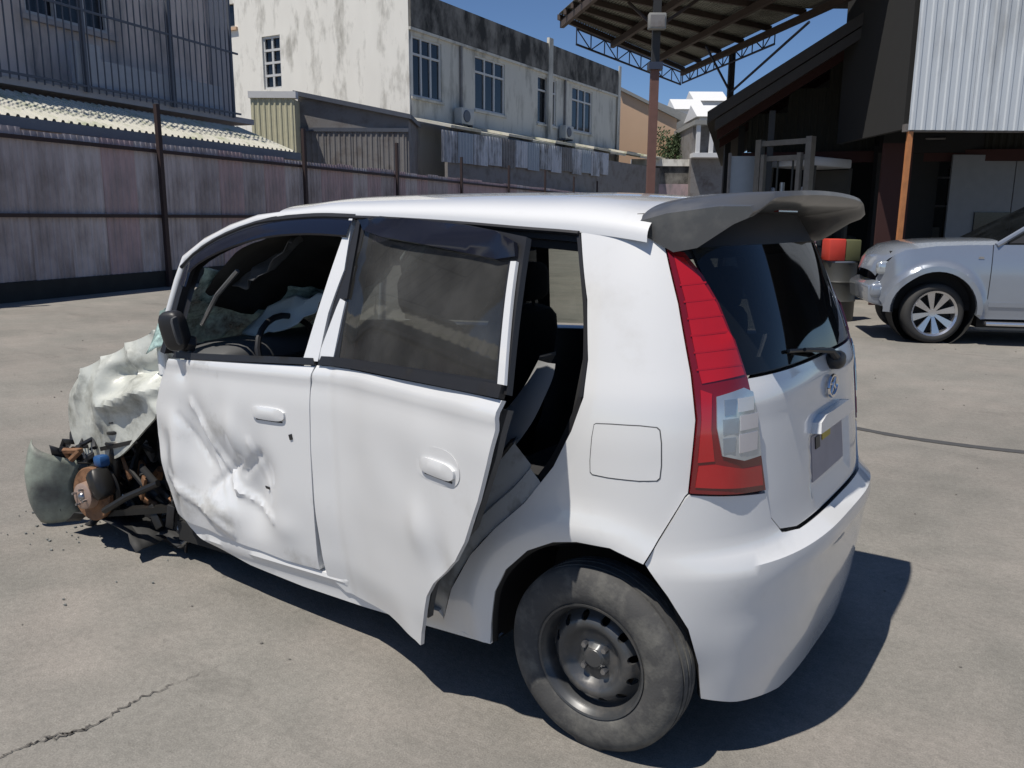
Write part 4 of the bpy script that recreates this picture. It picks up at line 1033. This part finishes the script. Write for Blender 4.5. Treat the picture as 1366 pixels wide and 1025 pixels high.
# end wall
ew = place('yard_end_wall', 'low grimy wall with pale coping closing the far end of the yard', 'wall', 9.3, 66)
ew.scale = (1.4, 1.4, 1.28)
MB().box((0,0,0),(9,.3,4.35)).obj('wall', M['stained'], ew); MB().box((-.1,-.1,4.35),(9.1,.4,4.75)).obj('coping', M['white_render'], ew)
MB().box((0,-.04,0),(9,-.003,3.3)).obj('lower_band', M['fence_maroon'], ew)
def tree(X, D, h, rad, lab, seed):
    t = place('tree', lab, 'tree', X, D); r2 = random.Random(seed)
    mb = MB().tube([(0,0,0),(.1,0,h*.4),(0,.1,h*.75)], [.2,.16,.08], 8)
    for i in range(7):
        a = i*.9; mb.tube([(0,0,h*.45+i*.15), (rad*.7*math.cos(a), rad*.7*math.sin(a), h*.7+i*.12)], [.08,.02], 5)
    mb.obj('trunk', M['bark'], t)
    v, f = [], []
    for i in range(3200):
        cl = r2.randrange(16); r3 = random.Random(cl*7+seed); c = Vector((r3.uniform(-1,1), r3.uniform(-1,1), r3.uniform(-.7,1)))*rad*.62
        d = Vector((r2.gauss(0,1), r2.gauss(0,1), r2.gauss(0,1))).normalized()*rad*.38*r2.random()**.4
        p = c+d+Vector((0,0,h*.78)); a = Vector((r2.gauss(0,1), r2.gauss(0,1), r2.gauss(0,1))).normalized(); b = a.orthogonal().normalized()*.13; k = len(v)
        v += [p-b, p+a.cross(b).normalized()*.06, p+b, p-a.cross(b).normalized()*.06]; f.append((k,k+1,k+2,k+3))
    link('crown', v, f, M['leaf'], t)
tree(13.3, 70, 8.6, 2.3, 'dark green tree between the peach building and the shed', 5)
tree(17.2, 78, 9.6, 2.3, 'smaller dark tree half hidden behind the shed eave', 9)

# freestanding canopy
ca = place('yard_canopy', 'high flat steel canopy with ribbed grey underside on a red steel column', 'canopy', 0, 0)
A_, B_, C_, D_ = Vector((.96,19,5.78)), Vector((4.88,25,5.74)), Vector((6.61,15,5.74)), Vector((1.83,15,5.80))
def bil(a, b): return (A_*(1-a)+B_*a)*(1-b)+(D_*(1-a)+C_*a)*b
NB = 12
for i in range(NB):
    mb = MB(); a0, a1 = i/NB, (i+1)/NB-.002
    n = 5; k = 0
    prs = []
    for j in range(n):
        s_ = a0+(a1-a0)*j/n; dd_ = (a1-a0)/n; prs += [(s_, 0), (s_+dd_*.5, 0), (s_+dd_*.6, .03), (s_+dd_*.9, .03)]
    prs.append((a1+.002, 0))
    for s_, hz in prs:
        for b in (0, 1): mb.v.append(bil(s_, b)+Vector((0,0,.12+hz)))
    for j in range(len(prs)-1): mb.f.append((2*j, 2*j+1, 2*j+3, 2*j+2))
    solid(mb.obj('roof_sheet', M['canopy_sheet'], ca), .006)
for b in (.0, .12, .25, .38, .52, .67, .82, .98):
    MB().bar(bil(0, b)+Vector((0,0,.05)), bil(1, b)+Vector((0,0,.05)), .07, .11).obj('purlin', M['purlin'], ca)
for a in (.02, .36, .70, .98):
    MB().bar(bil(a, 0)-Vector((0,0,.08)), bil(a, 1)-Vector((0,0,.08)), .09, .14).obj('beam', M['purlin'], ca)
def truss(p, q, drop, n, name='edge_truss'):
    mb = MB(); up_ = Vector((0,0,drop)); mb.tube([p-up_, q-up_], .025, 6); mb.tube([p, q], .025, 6)
    for i in range(n+1):
        a = p+(q-p)*i/n; mb.tube([a, a-up_], .015, 5)
        if i < n: mb.tube([a-up_ if i % 2 else a, p+(q-p)*(i+1)/n-(Vector() if i % 2 else up_)], .015, 5)
    return mb.obj(name, M['steel_blue'], ca)
truss(bil(.12, -.02), bil(1, -.02), .34, 9)
truss(bil(.99, 0), bil(.99, .55), .34, 10)
MB().bar((2.46,15.2,4.15), (2.46,15.2,5.75), .13).obj('column_upper', M['mast_dark'], ca)
MB().bar((2.46,15.2,0), (2.46,15.2,4.15), .14).obj('column', M['red_oxide'], ca)
MB().box((2.34,15.08,4.12),(2.58,15.32,4.24)).obj('column_joint', M['steel_blue'], ca)
MB().bar((5.45,21.8,0), (5.45,21.8,5.7), .14).obj('column', M['mast_dark'], ca)
MB().tube([(2.46,15.2,4.8),(3.5,16.6,5.65)], .03, 6).tube([(2.46,15.2,4.8),(2.2,17,5.65)], .03, 6).obj('brace', M['purlin'], ca)
MB().tube([(5.45,21.8,4.7),(6.2,18.5,5.65)], .03, 6).tube([(5.45,21.8,4.7),(4.6,21.0,5.65)], .03, 6).obj('brace', M['steel_blue'], ca)
ld = place('flood_lamp', 'square grey flood lamp fixed to the canopy column just under the roof', 'lamp', 2.46, 15.06, 4.75)
MB().box((-.17,-.10,0),(.13,.05,.26)).obj('casing', M['roof_grey'], ld, bevel=.02); MB().box((-.14,-.112,.03),(.10,-.102,.22)).obj('lens', M['metal_grey'], ld)

# big shed
sh = place('open_shed', 'large dark open-fronted shed with steep roof on the right', 'shed', 3.80, 16.9, 0, R(-15))
SL = .62
MB().prism([(0,3.42),(9.5,3.42+9.5*SL),(9.5,3.64+9.5*SL),(0,3.64)], 'y', 0, 14).obj('roof', M['shed_roof'], sh)
MB().prism([(9.51,3.42+9.5*SL),(19,3.42),(19,3.64),(9.51,3.64+9.5*SL)], 'y', 0, 14).obj('roof', M['shed_roof'], sh)
for y in (.04, 1.9, 4.2):
    MB().prism([(.15,3.28),(9.5,3.21+9.5*SL),(9.5,3.41+9.5*SL),(.15,3.48)], 'y', y, y+.12).obj('rafter', M['shed_red' if y > 1 else 'shed_roof'], sh)
x = .80
while x < 8.6:
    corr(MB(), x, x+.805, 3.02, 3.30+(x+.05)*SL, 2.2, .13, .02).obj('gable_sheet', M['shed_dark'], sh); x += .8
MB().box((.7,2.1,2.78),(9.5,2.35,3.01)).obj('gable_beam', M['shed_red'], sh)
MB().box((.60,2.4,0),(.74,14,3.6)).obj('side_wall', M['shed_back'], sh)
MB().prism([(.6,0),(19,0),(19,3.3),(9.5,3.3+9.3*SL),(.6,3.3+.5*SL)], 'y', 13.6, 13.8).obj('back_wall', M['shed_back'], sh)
MB().box((1.18,.6,0),(1.30,.72,3.7)).obj('front_post', M['mast_dark'], sh)
MB().tube([(3.6,1.9,3.22),(4.7,1.9,3.22)], .020, 8).obj('light_tube', M['metal_grey'], sh)
for z in (1.0, 1.9, 2.6): MB().box((4.6,6,z),(7,6.5,z+.05)).obj('shelf', M['metal_grey'], sh)
for x in (4.6, 5.8, 6.95): MB().box((x,6,0),(x+.06,6.5,2.9)).obj('shelf_upright', M['metal_grey'], sh)
for i, (x, z) in enumerate(((4.8,1.05),(5.3,1.05),(6.2,1.05),(5.0,1.95),(6.3,1.95))):
    MB().box((x,6.05,z),(x+.34,6.4,z+.3+.05*(i%2))).obj('carton', M[['metal_grey','fork_mast','gutter'][i%3]], sh)
gp = place('corner_board', 'pale blue grey upright panel at the left corner of the shed front', 'panel', 4.52, 17.7)
MB().box((0,0,0),(.64,.06,2.86)).obj('board', M['panel_blue'], gp); MB().box((-.04,-.03,0),(0,.08,2.92)).obj('frame', M['metal_grey'], gp)

# clad front with doors
cf = place('clad_front', 'pale grey ribbed metal cladding hanging above a dark opening at upper right', 'wall', 0, 0)
x = 6.43
while x < 12.5:
    solid(corr(MB(), x, x+1.0, 3.02, 7.3, 14.0, .165, .018).obj('cladding_sheet', M['clad_white'], cf)); x += 1.005
MB().box((6.4,14.03,3.0),(12.6,14.15,3.12)).obj('bottom_rail', M['metal_grey'], cf)
MB().box((6.4,14.1,7.2),(12.8,24,7.35)).obj('roof', M['shed_roof'], cf)
MB().box((6.42,14.16,3.05),(6.52,17.0,7.2)).obj('side_return', M['shed_back'], cf)
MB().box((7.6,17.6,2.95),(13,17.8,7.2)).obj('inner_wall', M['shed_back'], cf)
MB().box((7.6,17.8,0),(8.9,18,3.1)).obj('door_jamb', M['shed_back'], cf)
for i in range(3):
    xx = 9.02+i*1.32
    d_ = MB().box((xx,17.5,0),(xx+1.30,17.56,2.9)).obj('door_leaf', M['door_grey'], cf)
    if i < 2: MB().box((xx+(.55 if i == 0 else .02),17.46,.9),(xx+1.28,17.495,1.75)).obj('door_window', M['dark_pane'], d_)
op = place('orange_post', 'thin orange rust-coloured steel post under the corner of the pale cladding', 'post', 6.47, 14.05)
MB().bar((0,0,0),(.02,0,3.0),.075).obj('shaft', M['orange_post'], op)
MB().box((-.12,-.12,0),(.12,.12,.02)).obj('foot_plate', M['orange_post'], op)
ob = place('brown_screen', 'dark red brown board leaning just behind the orange post', 'board', 6.75, 15.6)
MB().box((0,0,0),(.55,.05,2.95)).obj('board', M['shed_red'], ob)

# forklift
fk = place('forklift', 'old grey forklift with tall mast and white roof parked in the shed mouth', 'forklift', 5.35, 16.9, 0, R(-50))
for x in (-.56, .56):
    MB().box((x-.06,-.06,.08),(x+.06,.10,3.15)).obj('mast_rail', M['fork_mast'], fk)
    MB().box((x*.72-.04,-.12,.15),(x*.72+.04,-.02,2.85)).obj('inner_rail', M['fork_mast'], fk)
for z, m_ in ((3.02,'fork_mast'),(2.72,'fork_mast'),(1.9,'fork_mast'),(1.1,'fork_mast'),(.3,'fork_mast')):
    MB().box((-.50,-.02,z),(.50,.06,z+.10)).obj('mast_crossbar', M[m_], fk)
MB().tube([(0,.02,.3),(0,.02,2.3)], .05, 10).obj('lift_cylinder', M['silverpart'], fk)
for x in (-.17, .17): MB().tube([(x,.08,.3),(x,.08,2.72)], .02, 6).obj('lift_chain', M['fork_body'], fk)
for z in (.45, .95): MB().box((-.50,-.22,z),(.50,-.15,z+.09)).obj('fork_carriage', M['fork_mast'], fk)
for x in (-.3, .3): MB().box((x-.06,-.24,.05),(x+.06,-.16,1.0)).box((x-.06,-1.25,.05),(x+.06,-.24,.09)).obj('fork', M['fork_mast'], fk)
MB().box((-.52,.35,.30),(.52,2.1,1.05)).obj('chassis', M['fork_body'], fk, bevel=.05)
MB().blob((0,2.05,.78),(.54,.34,.48),.35,18).obj('counterweight', M['fork_body'], fk, True)
MB().box((-.50,.25,2.62),(.50,1.75,2.80)).obj('overhead_guard', M['fork_white'], fk, bevel=.03)
for x, y in ((-.48,.3),(.48,.3),(-.48,1.7),(.48,1.7)): MB().bar((x,y-.05,.9),(x,y+.05,2.62),.06).obj('guard_post', M['fork_body'], fk)
MB().box((-.26,1.15,1.05),(.26,1.60,1.2)).box((-.26,1.5,1.2),(.26,1.62,1.7)).obj('seat', M['seat'], fk, bevel=.03)
MB().tube([(.16*math.cos(t)-.05,.72+.05*math.sin(t),1.42+.15*math.sin(t)) for t in [i*math.pi/8 for i in range(17)]], .014, 6).obj('steering_wheel', M['fork_white'], fk)
for x in (-.35, .35): MB().blob((x,.22,2.15),(.07,.05,.07),.7,10).obj('work_lamp', M['fork_white'], fk, True)
for x in (-.50, .50):
    for y, r in ((.45,.30),(1.9,.24)):
        MB().lathe([(.0,.09),(r*.55,.09),(r*.6,.10),(r*.92,.10),(r,.07),(r,-.07),(r*.9,-.10),(0,-.10)], (x, y, r), Vector((1 if x > 0 else -1, 0, 0)), 24).obj('wheel', M['tyre'], fk, True, 35)

for k, (x, y, z) in enumerate(((.3,.9,1.15),(-.3,.95,1.3),(.1,.5,1.1),(.42,1.2,1.6),(-.15,1.9,1.35))):
    MB().box((x-.1,y-.08,z-.1),(x+.1,y+.08,z+.12)).obj('control_box', M[['fork_mast','fork_body','fork_white','fork_body','fork_mast'][k]], fk, bevel=.015)
MB().box((-.50,1.72,1.2),(.50,1.78,2.6)).obj('rear_screen', M['fork_body'], fk)
# drum with red box
dr = place('grey_drum', 'tall dull grey drum standing beside the forklift behind the rear window', 'drum', 5.20, 13.2)
MB().lathe([(0,0),(.24,0),(.25,.02),(.25,.30),(.262,.32),(.25,.34),(.25,.60),(.262,.62),(.25,.64),(.25,.90),(.255,.92),(.0,.92)], (0,0,0), Vector((0,0,1)), 28).obj('drum_body', M['fork_body'], dr, True, 35)
MB().lathe([(0,.92),(.22,.92),(.22,.94),(.0,.945)], (0,0,0), Vector((0,0,1)), 28).obj('lid', M['gutter'], dr, True, 35)
rb = place('red_box', 'bright red box with olive side lying on the grey drum', 'box', 5.18, 13.2, .945)
MB().box((-.24,-.17,0),(.02,.17,.34)).obj('red_half', M['crate_red'], rb, bevel=.02); MB().box((.022,-.16,0),(.26,.16,.33)).obj('olive_half', M['olive'], rb, bevel=.02)
rg_ = place('white_rags', 'crumpled heap of white rags and scrap left of the red box', 'rags', 4.75, 13.4)
mb = MB()
for i in range(16): mb.blob((rnd.uniform(-.12,.12), rnd.uniform(-.1,.1), 1.05+rnd.uniform(-.05,.35)), (.05,.05,.045), .8, 8)
mb.obj('rag_heap', M['ac_white'], rg_, True); MB().lathe([(0,0),(.2,0),(.2,1.0),(0,1.0)], (0,0,0), Vector((0,0,1)), 20).obj('stand', M['mast_dark'], rg_, True, 35)

# silver pickup
pk = place('silver_pickup', 'silver pickup truck with eight-spoke alloy wheel parked nose-in at the right edge', 'pickup', 4.83, 10.79, 0, R(-12))
def pkS(s, z): return Vector((s, .05*max(0, (z-.85)/.45)**2+.03*max(0, (.6-z)/.3)**2+.30*max(0, (.35-s)/.4)**2.2, z))
arc = [(.64+.50*math.cos(t), .44+.50*math.sin(t)) for t in [R(-6)+i*R(192)/26 for i in range(27)]]
side = [(-.05,.62),(-.04,.82),(.03,1.0),(.12,1.13),(.24,1.20),(.6,1.255),(1.0,1.275),(1.42,1.28),(3.35,1.30),(3.35,.36),(1.20,.34)]+arc+[(.10,.42)]
def pkd(s, z):
    r = math.hypot(s-.64, z-.44); return .055*math.exp(-((r-.545)/.045)**2)*(1 if z > .4 else .5)
body = panel('body_side', side, pkS, M['silver'], pk, sgn=-1, disp=lambda s, z: -(-pkd(s, z)), grid=.035, gap=0, rim=.05)
v, f = [], []
HX = [-.04,.0,.08,.2,.4,.7,1.0,1.25,1.42]; HZ = [(-.04,.86),(0,1.0),(.08,1.10),(.2,1.185),(.4,1.23),(.7,1.262),(1.0,1.275),(1.42,1.285)]
for x in HX:
    for j in range(21):
        t = -1+2*j/20; yy0 = pkS(x, 1.2).y
        v.append(Vector((x-.10*(1-t*t), .05+yy0*.9+(1.65-2*yy0*.9)*(j/20), crom(x, HZ)-.015+.085*(1-abs(t)**4))))
for i in range(len(HX)-1):
    for j in range(20): f.append((i*21+j, (i+1)*21+j, (i+1)*21+j+1, i*21+j+1))
link('bonnet', v, f, M['silver'], pk, True)
MB().box((.10,.25,.42),(1.4,1.55,1.18)).obj('engine_bay', M['void'], pk)
MB().prism([(-.13,.50),(-.15,.72),(-.02,.80),(.10,.66),(.08,.44)], 'y', .22, 1.55).obj('front_bumper', M['silver'], pk, bevel=.03)
MB().blob((-.03,.28,.66),(.09,.09,.10),.5,14).obj('bumper_corner', M['silver'], pk, True)
MB().blob((.06,.24,.96),(.12,.07,.09),.5,14).obj('headlamp', M['clear'], pk, True)
panel('fender_flare', [(.64+.56*math.cos(t),.44+.56*math.sin(t)) for t in [R(-4)+i*R(188)/20 for i in range(21)]]+[(.64+.495*math.cos(t),.44+.495*math.sin(t)) for t in [R(184)-i*R(188)/20 for i in range(21)]], pkS, M['silver'], pk, sgn=-1, off=.06, rim=.05, grid=.04, gap=0)
MB().lathe([(.5,0),(.49,.45),(.2,.46)], (.64,.05,.44), Vector((0,1,0)), 40).obj('wheel_well', M['void'], pk, True)
panel('door_seam', [(1.245,.40),(1.26,1.28),(1.27,1.28),(1.255,.40)], pkS, M['black'], pk, sgn=-1, off=.002, rim=0, grid=.1, gap=0)
panel('door_seam', [(2.29,.36),(2.30,1.29),(2.31,1.29),(2.30,.36)], pkS, M['black'], pk, sgn=-1, off=.002, rim=0, grid=.1, gap=0)
panel('side_moulding', [(1.27,.50),(3.3,.50),(3.3,.56),(1.27,.56)], pkS, M['silver'], pk, sgn=-1, off=.012, rim=.012, grid=.1, gap=0)
panel('side_marker', [(1.10,1.10),(1.17,1.10),(1.16,1.13),(1.11,1.13)], pkS, M['metal_grey'], pk, sgn=-1, off=.006, rim=.006, grid=.1, gap=0)
MB().box((1.25,-.06,.26),(3.2,.12,.31)).obj('running_board', M['alloy'], pk, bevel=.015)
MB().box((1.20,.14,.22),(3.3,1.6,.42)).obj('underbody', M['void'], pk)
def cab(s, z): return Vector((s, .05+.26*((z-1.28)/.55), z))
MB().tube([cab(1.30,1.27),cab(1.62,1.47),cab(2.0,1.69),cab(2.25,1.80),cab(2.6,1.84),cab(3.3,1.83)], .035, 8).obj('roof_rail', M['silver'], pk, True)
panel('side_window', [(1.52,1.30),(1.75,1.47),(2.05,1.64),(2.3,1.76),(3.25,1.78),(3.25,1.30)], cab, M['rglass'], pk, sgn=-1, off=0, rim=.005, grid=.2, gap=0)
MB().add([cab(1.30,1.27),cab(2.22,1.80),Vector((2.1,1.45,1.80)),Vector((1.18,1.65,1.27))], [(0,1,2,3)]).obj('windscreen', M['rglass'], pk)
MB().prism([(2.2,1.80),(2.6,1.86),(3.3,1.85),(3.3,1.80)], 'y', .34, 1.42).obj('cab_roof', M['silver'], pk)
MB().box((3.36,.08,.45),(5.0,1.68,1.25)).obj('load_bed', M['silver'], pk, bevel=.03)
MB().blob((1.86,-.10,1.44),(.13,.09,.105),.6,16).obj('door_mirror', M['silver'], pk, True)
panel('mirror_base', [(1.45,1.295),(1.72,1.295),(1.66,1.42)], cab, M['black'], pk, sgn=-1, off=.02, rim=.02, grid=.1, gap=0)
def pk_wheel(x, y, steer, sd):
    root = bpy.data.objects.new('wheel', None); COL.objects.link(root); root.parent = pk; root.location = (x, y, .39); root.rotation_euler = (0, 0, steer)
    A = Vector((0, sd, 0))
    MB().lathe([(.29,.09),(.30,.115),(.325,.125),(.355,.12),(.378,.10),(.388,.075),(.388,-.075),(.375,-.10),(.30,-.12),(.29,-.09)], (0,0,0), A, 48).obj('tyre', M['dark_tyre'], root, True, 40)
    MB().lathe([(.29,.085),(.302,.10),(.295,.112),(.27,.095),(.26,.02),(.25,-.08)], (0,0,0), A, 48).lathe([(0,.05),(.05,.055),(.055,.02),(0,.01)], (0,0,0), A, 20).obj('rim', M['alloy'], root, True, 40)
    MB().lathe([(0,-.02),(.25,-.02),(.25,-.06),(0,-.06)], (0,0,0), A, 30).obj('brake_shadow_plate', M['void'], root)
    for i in range(8):
        a = i*math.pi/4+.2; d = Vector((math.cos(a), 0, math.sin(a))); e = Vector((-math.sin(a), 0, math.cos(a)))
        p = [d*.04-e*.018+A*.05, d*.04+e*.018+A*.05, d*.275+e*.050+A*.085, d*.275-e*.050+A*.085]
        q2 = [v_-A*.04 for v_ in p]
        MB().add(p+q2, [(0,1,2,3),(7,6,5,4),(0,4,5,1),(1,5,6,2),(2,6,7,3),(3,7,4,0)]).obj('spoke', M['alloy'], root)
pk_wheel(.64, .14, R(9), -1); pk_wheel(.64, 1.58, R(9), 1); pk_wheel(3.9, .16, 0, -1); pk_wheel(3.9, 1.58, 0, 1)
